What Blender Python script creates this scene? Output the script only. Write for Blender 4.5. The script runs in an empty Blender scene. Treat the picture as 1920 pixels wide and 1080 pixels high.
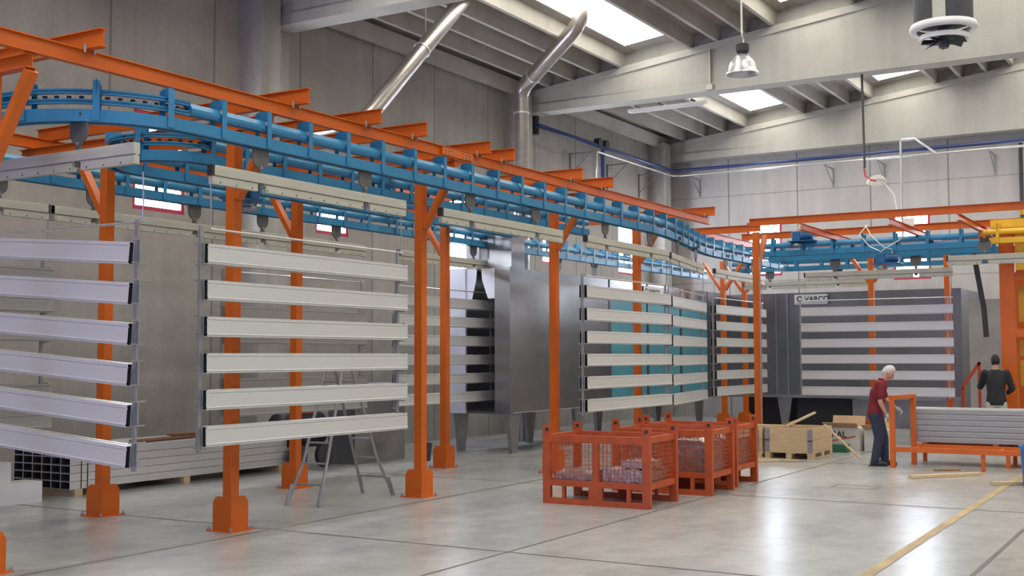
import bpy, bmesh, math, random
from mathutils import Vector, Matrix
random.seed(7)
S = bpy.context.scene
COL = S.collection
R_ = math.radians
H_CAM = 1.8
ORD = ['first', 'second', 'third', 'fourth', 'fifth', 'sixth', 'seventh', 'eighth', 'ninth', 'tenth', 'eleventh', 'twelfth']

# ------------------------------------------------------------------ materials
MATS = {}
def nodes(m):
    m.use_nodes = True
    nt = m.node_tree
    return nt, nt.nodes, nt.links, nt.nodes['Principled BSDF']

def mat(name, col, rough=0.5, metal=0.0, var=0.12, scale=6.0, bump=0.0, spec=0.5, stretch=None, col2=None, coat=0.0, coords='Object'):
    m = bpy.data.materials.new(name)
    nt, N, L, P = nodes(m)
    P.inputs['Roughness'].default_value = rough
    P.inputs['Metallic'].default_value = metal
    P.inputs['Specular IOR Level'].default_value = spec
    P.inputs['Coat Weight'].default_value = coat
    tc = N.new('ShaderNodeTexCoord'); mp = N.new('ShaderNodeMapping'); no = N.new('ShaderNodeTexNoise')
    L.new(tc.outputs[coords], mp.inputs['Vector']); L.new(mp.outputs['Vector'], no.inputs['Vector'])
    if stretch: mp.inputs['Scale'].default_value = stretch
    no.inputs['Scale'].default_value = scale; no.inputs['Detail'].default_value = 5
    rp = N.new('ShaderNodeValToRGB')
    rp.color_ramp.elements[0].position = 0.3; rp.color_ramp.elements[1].position = 0.7
    c2 = col2 if col2 else [max(0, c * (1 - var * 2)) for c in col]
    rp.color_ramp.elements[0].color = (*c2, 1); rp.color_ramp.elements[1].color = (*col, 1)
    L.new(no.outputs['Fac'], rp.inputs['Fac']); L.new(rp.outputs['Color'], P.inputs['Base Color'])
    if bump:
        b = N.new('ShaderNodeBump'); b.inputs['Strength'].default_value = bump; b.inputs['Distance'].default_value = 0.02
        L.new(no.outputs['Fac'], b.inputs['Height']); L.new(b.outputs['Normal'], P.inputs['Normal'])
    MATS[name] = m
    return m

def concrete(name, col, dark, axis=None, period=2.2, off=0.0, hz=None, seam=0.5, streak=0.5, rough=0.85):
    """cast concrete: blotches, vertical water streaks, panel joints along a world axis"""
    m = bpy.data.materials.new(name)
    nt, N, L, P = nodes(m)
    P.inputs['Roughness'].default_value = rough
    P.inputs['Specular IOR Level'].default_value = 0.3
    g = N.new('ShaderNodeNewGeometry')
    n1 = N.new('ShaderNodeTexNoise'); n1.inputs['Scale'].default_value = 0.7; n1.inputs['Detail'].default_value = 8; n1.inputs['Roughness'].default_value = 0.65
    L.new(g.outputs['Position'], n1.inputs['Vector'])
    mp = N.new('ShaderNodeMapping'); mp.inputs['Scale'].default_value = (3.5, 3.5, 0.25)
    L.new(g.outputs['Position'], mp.inputs['Vector'])
    n2 = N.new('ShaderNodeTexNoise'); n2.inputs['Scale'].default_value = 1.0; n2.inputs['Detail'].default_value = 6
    L.new(mp.outputs['Vector'], n2.inputs['Vector'])
    n3 = N.new('ShaderNodeTexNoise'); n3.inputs['Scale'].default_value = 22; n3.inputs['Detail'].default_value = 3
    L.new(g.outputs['Position'], n3.inputs['Vector'])
    mx = N.new('ShaderNodeMix'); mx.data_type = 'FLOAT'; mx.inputs[0].default_value = streak
    L.new(n1.outputs['Fac'], mx.inputs[2]); L.new(n2.outputs['Fac'], mx.inputs[3])
    mx2 = N.new('ShaderNodeMix'); mx2.data_type = 'FLOAT'; mx2.inputs[0].default_value = 0.15
    L.new(mx.outputs[0], mx2.inputs[2]); L.new(n3.outputs['Fac'], mx2.inputs[3])
    rp = N.new('ShaderNodeValToRGB')
    rp.color_ramp.elements[0].position = 0.33; rp.color_ramp.elements[1].position = 0.62
    rp.color_ramp.elements[0].color = (*dark, 1); rp.color_ramp.elements[1].color = (*col, 1)
    L.new(mx2.outputs[0], rp.inputs['Fac'])
    last = rp.outputs['Color']
    sx = N.new('ShaderNodeSeparateXYZ'); L.new(g.outputs['Position'], sx.inputs[0])
    def line(chan, per, o, w):
        a = N.new('ShaderNodeMath'); a.operation = 'SUBTRACT'; L.new(sx.outputs[chan], a.inputs[0]); a.inputs[1].default_value = o - per / 2
        b = N.new('ShaderNodeMath'); b.operation = 'FLOORED_MODULO'; L.new(a.outputs[0], b.inputs[0]); b.inputs[1].default_value = per
        c = N.new('ShaderNodeMath'); c.operation = 'SUBTRACT'; L.new(b.outputs[0], c.inputs[0]); c.inputs[1].default_value = per / 2
        d = N.new('ShaderNodeMath'); d.operation = 'ABSOLUTE'; L.new(c.outputs[0], d.inputs[0])
        e = N.new('ShaderNodeMath'); e.operation = 'LESS_THAN'; L.new(d.outputs[0], e.inputs[0]); e.inputs[1].default_value = w
        return e.outputs[0]
    def darken(fac, amt, last):
        k = N.new('ShaderNodeMix'); k.data_type = 'RGBA'; k.blend_type = 'MULTIPLY'
        q = N.new('ShaderNodeMath'); q.operation = 'MULTIPLY'; L.new(fac, q.inputs[0]); q.inputs[1].default_value = amt
        L.new(q.outputs[0], k.inputs[0]); L.new(last, k.inputs[6]); k.inputs[7].default_value = (0.25, 0.23, 0.21, 1)
        return k.outputs[2]
    if axis is not None: last = darken(line(axis, period, off, 0.022), seam, last)
    if hz: last = darken(line(2, hz[0], hz[1], 0.018), seam * 0.6, last)
    L.new(last, P.inputs['Base Color'])
    bp = N.new('ShaderNodeBump'); bp.inputs['Strength'].default_value = 0.15; bp.inputs['Distance'].default_value = 0.02
    L.new(n3.outputs['Fac'], bp.inputs['Height']); L.new(bp.outputs['Normal'], P.inputs['Normal'])
    MATS[name] = m
    return m

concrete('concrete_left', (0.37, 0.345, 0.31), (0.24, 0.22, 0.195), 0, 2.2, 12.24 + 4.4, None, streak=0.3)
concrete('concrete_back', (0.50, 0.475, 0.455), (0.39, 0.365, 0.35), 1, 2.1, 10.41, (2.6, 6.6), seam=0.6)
concrete('concrete_plain', (0.40, 0.385, 0.35), (0.25, 0.235, 0.21))
concrete('concrete_beam', (0.40, 0.39, 0.35), (0.31, 0.30, 0.265), streak=0.35)
concrete('concrete_roof', (0.42, 0.40, 0.36), (0.29, 0.27, 0.24), streak=0.15)

def floor_mat():
    m = bpy.data.materials.new('floor_concrete')
    nt, N, L, P = nodes(m)
    g = N.new('ShaderNodeNewGeometry')
    def noise(sc, det, rough=0.6, stretch=None):
        n = N.new('ShaderNodeTexNoise'); n.inputs['Scale'].default_value = sc; n.inputs['Detail'].default_value = det; n.inputs['Roughness'].default_value = rough
        if stretch:
            mp = N.new('ShaderNodeMapping'); mp.inputs['Scale'].default_value = stretch; mp.inputs['Rotation'].default_value = (0, 0, R_(-20))
            L.new(g.outputs['Position'], mp.inputs['Vector']); L.new(mp.outputs['Vector'], n.inputs['Vector'])
        else: L.new(g.outputs['Position'], n.inputs['Vector'])
        return n
    n1 = noise(0.55, 9, 0.68, (0.8, 1.3, 1)); n2 = noise(2.6, 7, 0.7); n3 = noise(0.16, 3)
    mx = N.new('ShaderNodeMix'); mx.data_type = 'FLOAT'; mx.inputs[0].default_value = 0.38
    L.new(n1.outputs['Fac'], mx.inputs[2]); L.new(n2.outputs['Fac'], mx.inputs[3])
    rp = N.new('ShaderNodeValToRGB')
    e = rp.color_ramp.elements; e[0].position = 0.33; e[1].position = 0.64
    e[0].color = (0.20, 0.205, 0.20, 1); e[1].color = (0.375, 0.385, 0.37, 1)
    q = e.new(0.50); q.color = (0.31, 0.315, 0.305, 1)
    L.new(mx.outputs[0], rp.inputs['Fac'])
    L.new(rp.outputs['Color'], P.inputs['Base Color'])
    r2 = N.new('ShaderNodeMapRange'); r2.inputs['From Min'].default_value = 0.3; r2.inputs['From Max'].default_value = 0.7
    r2.inputs['To Min'].default_value = 0.22; r2.inputs['To Max'].default_value = 0.29
    L.new(n3.outputs['Fac'], r2.inputs['Value']); L.new(r2.outputs['Result'], P.inputs['Roughness'])
    bp = N.new('ShaderNodeBump'); bp.inputs['Strength'].default_value = 0.10; bp.inputs['Distance'].default_value = 0.02
    n4 = noise(1.1, 1.5, 0.4)
    L.new(n4.outputs['Fac'], bp.inputs['Height']); L.new(bp.outputs['Normal'], P.inputs['Normal'])
    P.inputs['Specular IOR Level'].default_value = 0.5
    MATS['floor'] = m
floor_mat()

mat('orange', (0.60, 0.12, 0.006), 0.42, 0, 0.08, 1.5, spec=0.4)
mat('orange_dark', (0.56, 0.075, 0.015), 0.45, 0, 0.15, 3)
mat('crate_orange', (0.46, 0.075, 0.012), 0.5, 0, 0.15, 5)
mat('blue', (0.022, 0.19, 0.36), 0.38, 0, 0.08, 2.0, spec=0.5)
mat('blue_machine', (0.018, 0.13, 0.31), 0.35, 0, 0.15, 8)
mat('turquoise', (0.10, 0.34, 0.42), 0.3, 0.1, 0.06, 1.0)
mat('yellow', (0.80, 0.46, 0.02), 0.5, 0, 0.1, 3)
mat('yellow_dark', (0.60, 0.33, 0.02), 0.5, 0, 0.1, 3)
mat('loadbar', (0.47, 0.46, 0.38), 0.5, 0.1, 0.08, 5, stretch=(0.3, 3, 3))
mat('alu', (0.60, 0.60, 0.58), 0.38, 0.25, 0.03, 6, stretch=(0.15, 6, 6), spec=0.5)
mat('alu_dark', (0.36, 0.36, 0.35), 0.42, 0.35, 0.05, 6, stretch=(0.15, 6, 6))  # alu of the rear racks with their shade mixed into the colour
mat('grey_profile', (0.33, 0.335, 0.33), 0.5, 0.2, 0.05, 6, stretch=(6, 0.2, 12))
mat('galv', (0.34, 0.35, 0.36), 0.4, 0.6, 0.1, 20)
mat('steel', (0.36, 0.355, 0.35), 0.26, 0.9, 0.08, 2.5, bump=0.05)
mat('steel_dull', (0.36, 0.36, 0.37), 0.35, 0.8, 0.12, 1.6)
mat('steel_dark', (0.21, 0.21, 0.215), 0.36, 0.75, 0.12, 1.2)
mat('duct', (0.40, 0.37, 0.34), 0.33, 0.85, 0.08, 3, stretch=(1, 1, 4))
mat('trolley', (0.13, 0.13, 0.125), 0.5, 0.3, 0.1, 8)
mat('black', (0.02, 0.02, 0.022), 0.5, 0, 0.1, 5)
mat('dark', (0.045, 0.045, 0.05), 0.6, 0, 0.1, 5)
mat('red', (0.45, 0.03, 0.04), 0.4, 0, 0.1, 5)
mat('window_red', (0.40, 0.03, 0.07), 0.5, 0, 0.05, 3)
mat('white', (0.72, 0.72, 0.70), 0.5, 0, 0.04, 4)
mat('white_panel', (0.72, 0.72, 0.80), 0.45, 0.1, 0.04, 2)
mat('pipe_blue', (0.03, 0.055, 0.16), 0.35, 0.1, 0.1, 4)
mat('pipe_silver', (0.58, 0.58, 0.58), 0.35, 0.7, 0.06, 8)
mat('wood', (0.60, 0.44, 0.26), 0.65, 0, 0.12, 5, stretch=(1, 1, 8), bump=0.1)
mat('wood_dark', (0.30, 0.15, 0.07), 0.7, 0, 0.15, 5, stretch=(1, 4, 8), bump=0.1)
mat('cardboard', (0.50, 0.33, 0.20), 0.8, 0, 0.08, 4)
mat('carton_white', (0.56, 0.54, 0.51), 0.7, 0, 0.06, 4)
mat('green', (0.02, 0.12, 0.07), 0.6, 0, 0.1, 4)
mat('plastic_blue', (0.015, 0.16, 0.42), 0.4, 0, 0.05, 4)
mat('cable_white', (0.72, 0.72, 0.64), 0.5, 0, 0.05, 6)
mat('scrap', (0.55, 0.53, 0.51), 0.28, 0.8, 0.25, 14, bump=0.4)
mat('skin', (0.55, 0.27, 0.19), 0.55, 0, 0.06, 12)
mat('shirt', (0.17, 0.008, 0.018), 0.8, 0, 0.1, 8)
mat('jeans', (0.028, 0.036, 0.072), 0.85, 0, 0.15, 9)
mat('shoe', (0.02, 0.02, 0.022), 0.6, 0, 0.1, 5)
mat('glove', (0.50, 0.52, 0.50), 0.8, 0, 0.08, 20)
mat('hair_white', (0.62, 0.60, 0.57), 0.8, 0, 0.15, 30)
mat('hair_black', (0.012, 0.010, 0.010), 0.7, 0, 0.15, 30)
mat('jacket', (0.018, 0.020, 0.024), 0.85, 0, 0.15, 6)
mat('pants_pale', (0.45, 0.45, 0.40), 0.85, 0, 0.1, 6)
mat('tape', (0.42, 0.31, 0.15), 0.55, 0, 0.2, 2.5)
mat('joint_dark', (0.13, 0.12, 0.105), 0.7, 0, 0.2, 2)
mat('joint_tape', (0.20, 0.175, 0.12), 0.6, 0, 0.25, 1.5)
mat('eye', (0.03, 0.02, 0.02), 0.3, 0, 0.0, 1)
mat('lip', (0.38, 0.13, 0.11), 0.5, 0, 0.0, 1)
mat('raw_metal', (0.05, 0.05, 0.05), 0.7, 0, 0.1, 4)  # uncoated inside of the profiles, its shade put into the colour
mat('panel_grey', (0.36, 0.36, 0.36), 0.6, 0, 0.15, 1.5)
mat('label_white', (0.66, 0.67, 0.66), 0.5, 0, 0.03, 3)
mat('ink', (0.03, 0.03, 0.035), 0.5, 0, 0.0, 3)
mat('ink_red', (0.5, 0.10, 0.06), 0.5, 0, 0.0, 3)

def glass_mat():
    m = bpy.data.materials.new('glazing')
    nt, N, L, P = nodes(m)
    P.inputs['Base Color'].default_value = (0.95, 0.97, 1, 1); P.inputs['Transmission Weight'].default_value = 1.0
    P.inputs['Roughness'].default_value = 0.3; P.inputs['IOR'].default_value = 1.05
    MATS['glass'] = m
glass_mat()

def sky_panel(name, col, strength):
    """daylight seen through translucent roof sheet or window: it gives off light"""
    m = bpy.data.materials.new(name)
    m.use_nodes = True
    nt = m.node_tree; nt.nodes.clear()
    e = nt.nodes.new('ShaderNodeEmission'); o = nt.nodes.new('ShaderNodeOutputMaterial')
    e.inputs['Color'].default_value = (*col, 1); e.inputs['Strength'].default_value = strength
    nt.links.new(e.outputs[0], o.inputs['Surface'])
    MATS[name] = m
SKY_STRENGTH = 9.0
sky_panel('daylight_roof', (1.0, 0.965, 0.87), SKY_STRENGTH)
sky_panel('daylight_window', (0.80, 0.86, 1.0), 40.0)
sky_panel('daylight_gate', (0.90, 0.94, 1.0), 1.6)  # glow of the added, unseen side gates
sky_panel('daylight_gate_front', (0.37, 0.43, 1.0), 4.6)  # bluish fill from the added, unseen gates behind the camera

# ------------------------------------------------------------------ mesh builder
class MB:
    def __init__(s): s.v = []; s.f = []
    def add(s, vs, fs):
        o = len(s.v); s.v += [Vector(v) for v in vs]; s.f += [tuple(o + i for i in f) for f in fs]; return s
    def box(s, a, b):
        x0, y0, z0 = a; x1, y1, z1 = b
        return s.add([(x0, y0, z0), (x1, y0, z0), (x1, y1, z0), (x0, y1, z0), (x0, y0, z1), (x1, y0, z1), (x1, y1, z1), (x0, y1, z1)],
                     [(0, 3, 2, 1), (4, 5, 6, 7), (0, 1, 5, 4), (1, 2, 6, 5), (2, 3, 7, 6), (3, 0, 4, 7)])
    def cbox(s, c, d): return s.box([c[i] - d[i] / 2 for i in range(3)], [c[i] + d[i] / 2 for i in range(3)])
    def extr(s, poly, p, q, up=(0, 0, 1)):
        """extrude 2-D polygon (side, up) from p to q"""
        p, q = Vector(p), Vector(q); d = (q - p).normalized(); u = Vector(up)
        if abs(d.dot(u)) > 0.98: u = Vector((1, 0, 0))
        sd = d.cross(u).normalized(); u = sd.cross(d).normalized()
        n = len(poly)
        vs = [p + sd * a + u * b for a, b in poly] + [q + sd * a + u * b for a, b in poly]
        fs = [(i, (i + 1) % n, n + (i + 1) % n, n + i) for i in range(n)] + [tuple(reversed(range(n))), tuple(range(n, 2 * n))]
        return s.add(vs, fs)
    def bar(s, p, q, w, h, up=(0, 0, 1)):
        return s.extr([(-w / 2, -h / 2), (w / 2, -h / 2), (w / 2, h / 2), (-w / 2, h / 2)], p, q, up)
    def tube(s, pts, r, n=10, cap=True):
        pts = [Vector(p) for p in pts]; k = len(pts)
        rs = r if isinstance(r, (list, tuple)) else [r] * k
        prev = None; rings = []
        for i in range(k):
            t = (pts[min(i + 1, k - 1)] - pts[max(i - 1, 0)]).normalized()
            if prev is None:
                a = Vector((0, 0, 1)) if abs(t.z) < 0.9 else Vector((1, 0, 0))
                u = t.cross(a).normalized()
            else: u = (prev - t * prev.dot(t)).normalized()
            prev = u; w = t.cross(u)
            rings.append([pts[i] + (u * math.cos(6.28318 * j / n) + w * math.sin(6.28318 * j / n)) * rs[i] for j in range(n)])
        vs = [v for rg in rings for v in rg]
        fs = [(i * n + j, i * n + (j + 1) % n, (i + 1) * n + (j + 1) % n, (i + 1) * n + j) for i in range(k - 1) for j in range(n)]
        if cap: fs += [tuple(reversed(range(n))), tuple((k - 1) * n + j for j in range(n))]
        return s.add(vs, fs)
    def lathe(s, prof, c=(0, 0, 0), n=24):
        c = Vector(c); k = len(prof)
        vs = [c + Vector((r * math.cos(6.28318 * j / n), r * math.sin(6.28318 * j / n), z)) for r, z in prof for j in range(n)]
        fs = [(i * n + j, i * n + (j + 1) % n, (i + 1) * n + (j + 1) % n, (i + 1) * n + j) for i in range(k - 1) for j in range(n)]
        return s.add(vs, fs)
    def ibeam(s, p, q, w, h, t=0.009, web=0.007):
        a, b = w / 2, h / 2; c = web / 2
        return s.extr([(-a, -b), (a, -b), (a, -b + t), (c, -b + t), (c, b - t), (a, b - t), (a, b), (-a, b), (-a, b - t), (-c, b - t), (-c, -b + t), (-a, -b + t)], p, q)
    def prism(s, poly, p, q):
        """polygon given as 3-D points, swept by vector q-p"""
        d = Vector(q) - Vector(p); n = len(poly)
        vs = [Vector(v) for v in poly] + [Vector(v) + d for v in poly]
        return s.add(vs, [tuple(range(n)), tuple(reversed(range(n, 2 * n)))] + [(i, n + i, n + (i + 1) % n, (i + 1) % n) for i in range(n)])
    def sphere(s, c, r, n=12, sc=(1, 1, 1)):
        c = Vector(c); m = n // 2
        vs = [c + Vector((r * sc[0] * math.sin(math.pi * i / m) * math.cos(2 * math.pi * j / n), r * sc[1] * math.sin(math.pi * i / m) * math.sin(2 * math.pi * j / n), r * sc[2] * math.cos(math.pi * i / m))) for i in range(1, m) for j in range(n)]
        vs += [c + Vector((0, 0, r * sc[2])), c - Vector((0, 0, r * sc[2]))]
        T, B = (m - 1) * n, (m - 1) * n + 1
        fs = [(i * n + j, i * n + (j + 1) % n, (i + 1) * n + (j + 1) % n, (i + 1) * n + j) for i in range(m - 2) for j in range(n)]
        fs += [(T, (j + 1) % n, j) for j in range(n)] + [(B, (m - 2) * n + j, (m - 2) * n + (j + 1) % n) for j in range(n)]
        return s.add(vs, fs)
    def build(s, name, m, parent=None, org=None, smooth=False, bevel=0.0):
        """org: world point that becomes the object's origin (vertices were given in world space)"""
        me = bpy.data.meshes.new(name)
        if parent is not None and org is None and parent.get('_w'): o = Vector(parent.get('_w'))
        else: o = Vector(org) if org is not None else Vector((0, 0, 0))
        me.from_pydata([v - o for v in s.v], [], s.f)
        bm = bmesh.new(); bm.from_mesh(me); bmesh.ops.recalc_face_normals(bm, faces=bm.faces); bm.to_mesh(me); bm.free()
        me.materials.append(MATS[m] if isinstance(m, str) else m)
        if smooth:
            for p in me.polygons: p.use_smooth = True
        ob = bpy.data.objects.new(name, me); COL.objects.link(ob)
        if parent is not None: ob.parent = parent
        elif org is not None: ob.location = o
        if bevel:
            b = ob.modifiers.new('bevel', 'BEVEL'); b.width = bevel; b.segments = 2; b.limit_method = 'ANGLE'
        return ob

def tag(o, label, cat, group=None):
    o['label'] = label; o['category'] = cat
    if group: o['group'] = group
    return o
def structure(o): o['kind'] = 'structure'; return o
def thing(name, label, cat, loc=(0, 0, 0), rotz=0.0, group=None, world=False):
    """world=True: parts will be given in world coordinates"""
    o = bpy.data.objects.new(name, None); COL.objects.link(o)
    o.empty_display_size = 0.1
    o.location = loc; o.rotation_euler = (0, 0, rotz)
    if world: o['_w'] = list(loc)
    return tag(o, label, cat, group)
def copy_thing(root, loc, rotz, label, group=None):
    def rec(o, par):
        c = o.copy(); COL.objects.link(c)
        if par is not None: c.parent = par
        for ch in list(o.children): rec(ch, c)
        return c
    r = rec(root, None)
    r.location = loc; r.rotation_euler = (0, 0, rotz); r['label'] = label
    if group: r['group'] = group
    return r

def fillet(pts, r, n=8):
    """round the inner corners of a polyline"""
    P = [Vector(p) for p in pts]; rs = r if isinstance(r, list) else [r] * (len(P) - 2)
    out = [P[0]]
    for i in range(1, len(P) - 1):
        a, b, c = P[i - 1], P[i], P[i + 1]; u = (a - b).normalized(); v = (c - b).normalized()
        ang = u.angle(v); d = rs[i - 1] / math.tan(ang / 2)
        s, e = b + u * d, b + v * d
        m = (u + v).normalized(); ctr = b + m * (rs[i - 1] / math.sin(ang / 2))
        for k in range(n + 1):
            t = k / n
            th = (s - ctr).angle(e - ctr)
            w = ((s - ctr) * math.sin((1 - t) * th) + (e - ctr) * math.sin(t * th)) / math.sin(th) if th > 1e-4 else (s - ctr)
            out.append(ctr + w)
    out.append(P[-1])
    return out

def sweep(mb, path, poly, closed=True):
    """sweep (side, z) polygon along a horizontal path with mitred corners"""
    P = [Vector(p) for p in path]; n = len(poly); k = len(P); vs = []
    for i in range(k):
        t1 = (P[i] - P[max(i - 1, 0)]); t2 = (P[min(i + 1, k - 1)] - P[i])
        if t1.length < 1e-6: t1 = t2
        if t2.length < 1e-6: t2 = t1
        t1.normalize(); t2.normalize()
        t = (t1 + t2).normalized(); sd = Vector((t.y, -t.x, 0)); sc = 1 / max(0.5, t.dot(t1))
        for a, z in poly: vs.append(P[i] + sd * a * sc + Vector((0, 0, z)))
    fs = [(i * n + j, i * n + (j + 1) % n, (i + 1) * n + (j + 1) % n, (i + 1) * n + j) for i in range(k - 1) for j in range(n)]
    fs += [tuple(reversed(range(n))), tuple((k - 1) * n + j for j in range(n))]
    mb.add(vs, fs)
    return mb

def walk(path, step, start=0.0):
    """points and directions every `step` along a path"""
    P = [Vector(p) for p in path]; out = []; d = start; acc = 0
    for a, b in zip(P, P[1:]):
        l = (b - a).length
        while l > 0 and d <= acc + l + 1e-9:
            out.append((a + (b - a) * ((d - acc) / l), (b - a).normalized())); d += step
        acc += l
    return out

# ------------------------------------------------------------------ camera
cam = bpy.data.cameras.new('camera'); co = bpy.data.objects.new('camera', cam); COL.objects.link(co)
yaw, pitch, roll = R_(30.98), R_(3.34), R_(-0.17)
fwd = Vector((math.cos(yaw) * math.cos(pitch), math.sin(yaw) * math.cos(pitch), math.sin(pitch)))
rt = Vector((math.sin(yaw), -math.cos(yaw), 0)); up = rt.cross(fwd)
r2 = rt * math.cos(roll) + up * math.sin(roll); u2 = up * math.cos(roll) - rt * math.sin(roll)
co.matrix_world = Matrix(((r2.x, u2.x, -fwd.x, 0), (r2.y, u2.y, -fwd.y, 0), (r2.z, u2.z, -fwd.z, H_CAM), (0, 0, 0, 1)))
cam.sensor_width = 36; cam.lens = 2208 / 1920 * 36; cam.clip_end = 200; cam.clip_start = 0.05
S.camera = co

# ------------------------------------------------------------------ building shell
XB, YL, XF, YR = 33.5, 14.6, -4.5, -14.6
def zr(y): return 8.3 + 0.118 * (13.7 - abs(y))       # underside of the roof ribs
structure(MB().box((XF - .3, YR - .3, -0.25), (XB + .3, YL + .3, 0)).build('floor', 'floor'))

def wall_with_holes(name, m, axis, pos, thick, a0, a1, z1, holes):
    """axis 0: wall in the X-Z plane at y=pos; axis 1: wall in the Y-Z plane at x=pos; z1(a) gives the top"""
    mb = MB(); cuts = sorted(set([a0, a1] + [h[0] for h in holes] + [h[1] for h in holes]))
    def cell(u0, u1, w0, w1, top=False):
        zt0, zt1 = (z1(u0), z1(u1)) if top else (w1, w1)
        P = lambda u, d, z: (u, pos + d, z) if axis == 0 else (pos + d, u, z)
        mb.add([P(u0, 0, w0), P(u1, 0, w0), P(u1, thick, w0), P(u0, thick, w0), P(u0, 0, zt0), P(u1, 0, zt1), P(u1, thick, zt1), P(u0, thick, zt0)],
               [(0, 3, 2, 1), (4, 5, 6, 7), (0, 1, 5, 4), (1, 2, 6, 5), (2, 3, 7, 6), (3, 0, 4, 7)])
    for u0, u1 in zip(cuts, cuts[1:]):
        h = [q for q in holes if q[0] <= u0 + 1e-6 and q[1] >= u1 - 1e-6]
        if h:
            if h[0][2] > 0.01: cell(u0, u1, 0, h[0][2])
            cell(u0, u1, h[0][3], 0, True)
        else: cell(u0, u1, 0, 0, True)
    return structure(mb.build(name, m))

WZ0, WZ1 = 4.15, 5.75
left_wins = [(12.72, 13.82, WZ0, WZ1), (17.1, 18.1, WZ0, WZ1), (21.6, 22.55, 3.0, WZ1), (25.8, 26.8, WZ0, WZ1), (30.2, 31.3, WZ0, WZ1)]
back_wins = [(10.9, 11.95, WZ0, WZ1), (6.72, 7.72, 3.9, WZ1), (2.4, 3.4, 3.9, WZ1)]
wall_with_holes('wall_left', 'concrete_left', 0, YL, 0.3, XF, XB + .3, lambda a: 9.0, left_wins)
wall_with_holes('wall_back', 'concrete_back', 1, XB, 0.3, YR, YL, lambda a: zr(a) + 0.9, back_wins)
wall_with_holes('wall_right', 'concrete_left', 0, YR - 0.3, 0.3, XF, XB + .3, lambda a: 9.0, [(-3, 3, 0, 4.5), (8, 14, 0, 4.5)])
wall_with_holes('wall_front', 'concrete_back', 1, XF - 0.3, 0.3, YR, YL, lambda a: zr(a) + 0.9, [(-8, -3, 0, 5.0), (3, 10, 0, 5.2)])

def window(n, axis, u0, u1, z0, z1, pos):
    mb = MB(); t = 0.07; P = (lambda u, z, d=0: (u, pos + 0.02 + d, z)) if axis == 0 else (lambda u, z, d=0: (pos + 0.02 + d, u, z))
    def fr(ua, ub, za, zb, dd=0.1):
        a, b = P(ua, za), P(ub, zb, dd); mb.box(a, b)
    fr(u0, u1, z0, z0 + t); fr(u0, u1, z1 - t, z1); fr(u0, u0 + t, z0 + t, z1 - t); fr(u1 - t, u1, z0 + t, z1 - t)
    mb.box(P(u0 + t, (z0 + z1) / 2 - .02, 0.02), P(u1 - t, (z0 + z1) / 2 + .02, 0.08))
    w = structure(mb.build('window_%d' % n, 'window_red'))
    pane = MB().box(P(u0 + t, z0 + t, 0.04), P(u1 - t, z1 - t, 0.05)).build('window_pane', 'daylight_window', w)
k = 1
for w in left_wins: window(k, 0, *w, YL); k += 1
for w in back_wins: window(k, 1, *w, XB); k += 1
# unseen gates behind and beside the camera, added as cool fill light
for i, (a, b) in enumerate(((-3, 3), (8, 14))):
    d = structure(MB().box((a, YR - .12, 0), (b, YR - .08, 4.5)).build('door_%d' % (i + 1), 'daylight_gate'))
for i, (a, b) in enumerate(((-8, -3), (3, 10))):
    d = structure(MB().box((XF - .12, a, 0), (XF - .08, b, 5.2)).build('door_%d' % (i + 3), 'daylight_gate_front'))

# roof: main beams, ribbed panels, skylights
beam_x = [(-1.2, -.7), (7.1, 7.6), (15.6, 16.1), (24.5, 25.0), (32.9, 33.4)]
BZ = 7.7
for i, (x0, x1) in enumerate(beam_x):
    mb = MB(); xc = (x0 + x1) / 2
    def zt(y): return zr(y) - 0.01
    ys = [14.6, 0, -14.6]
    def slab(xa, xb, bot, top):
        vs = []; 
        for y in ys: vs += [(xa, y, bot(y)), (xb, y, bot(y)), (xb, y, top(y)), (xa, y, top(y))]
        fs = [(0, 1, 2, 3), (8, 11, 10, 9)]
        for q in (0, 4): fs += [(q, q + 4, q + 5, q + 1), (q + 1, q + 5, q + 6, q + 2), (q + 2, q + 6, q + 7, q + 3), (q + 3, q + 7, q + 4, q)]
        mb.add(vs, fs)
    slab(x0, x1, lambda y: zt(y) - 0.16, zt)
    slab(x0 + .05, x1 - .05, lambda y: BZ + 0.20, lambda y: zt(y) - 0.16)
    slab(x0 + .015, x1 - .015, lambda y: BZ, lambda y: BZ + 0.20)
    slab(xc - .06, xc + .06, zt, lambda y: zt(y) + .35)
    structure(mb.build('trim_%d' % (i + 1), 'concrete_beam'))
    # columns that carry the beam on both side walls
    for sgn in (1, -1):
        cb = MB(); ya, yb = sorted((sgn * 14.1, sgn * 14.6))
        cb.box((x0 - .55, ya, 0), (x0 - 0.06, yb, 8.2)); cb.box((x0 - .06, *sorted((sgn * 14.4, sgn * 14.6))[:1], 0), (x1 + .002, sorted((sgn * 14.4, sgn * 14.6))[1], BZ - .01))
        structure(cb.build('trim_%d' % (10 + i * 2 + (sgn < 0)), 'concrete_plain'))

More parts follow.
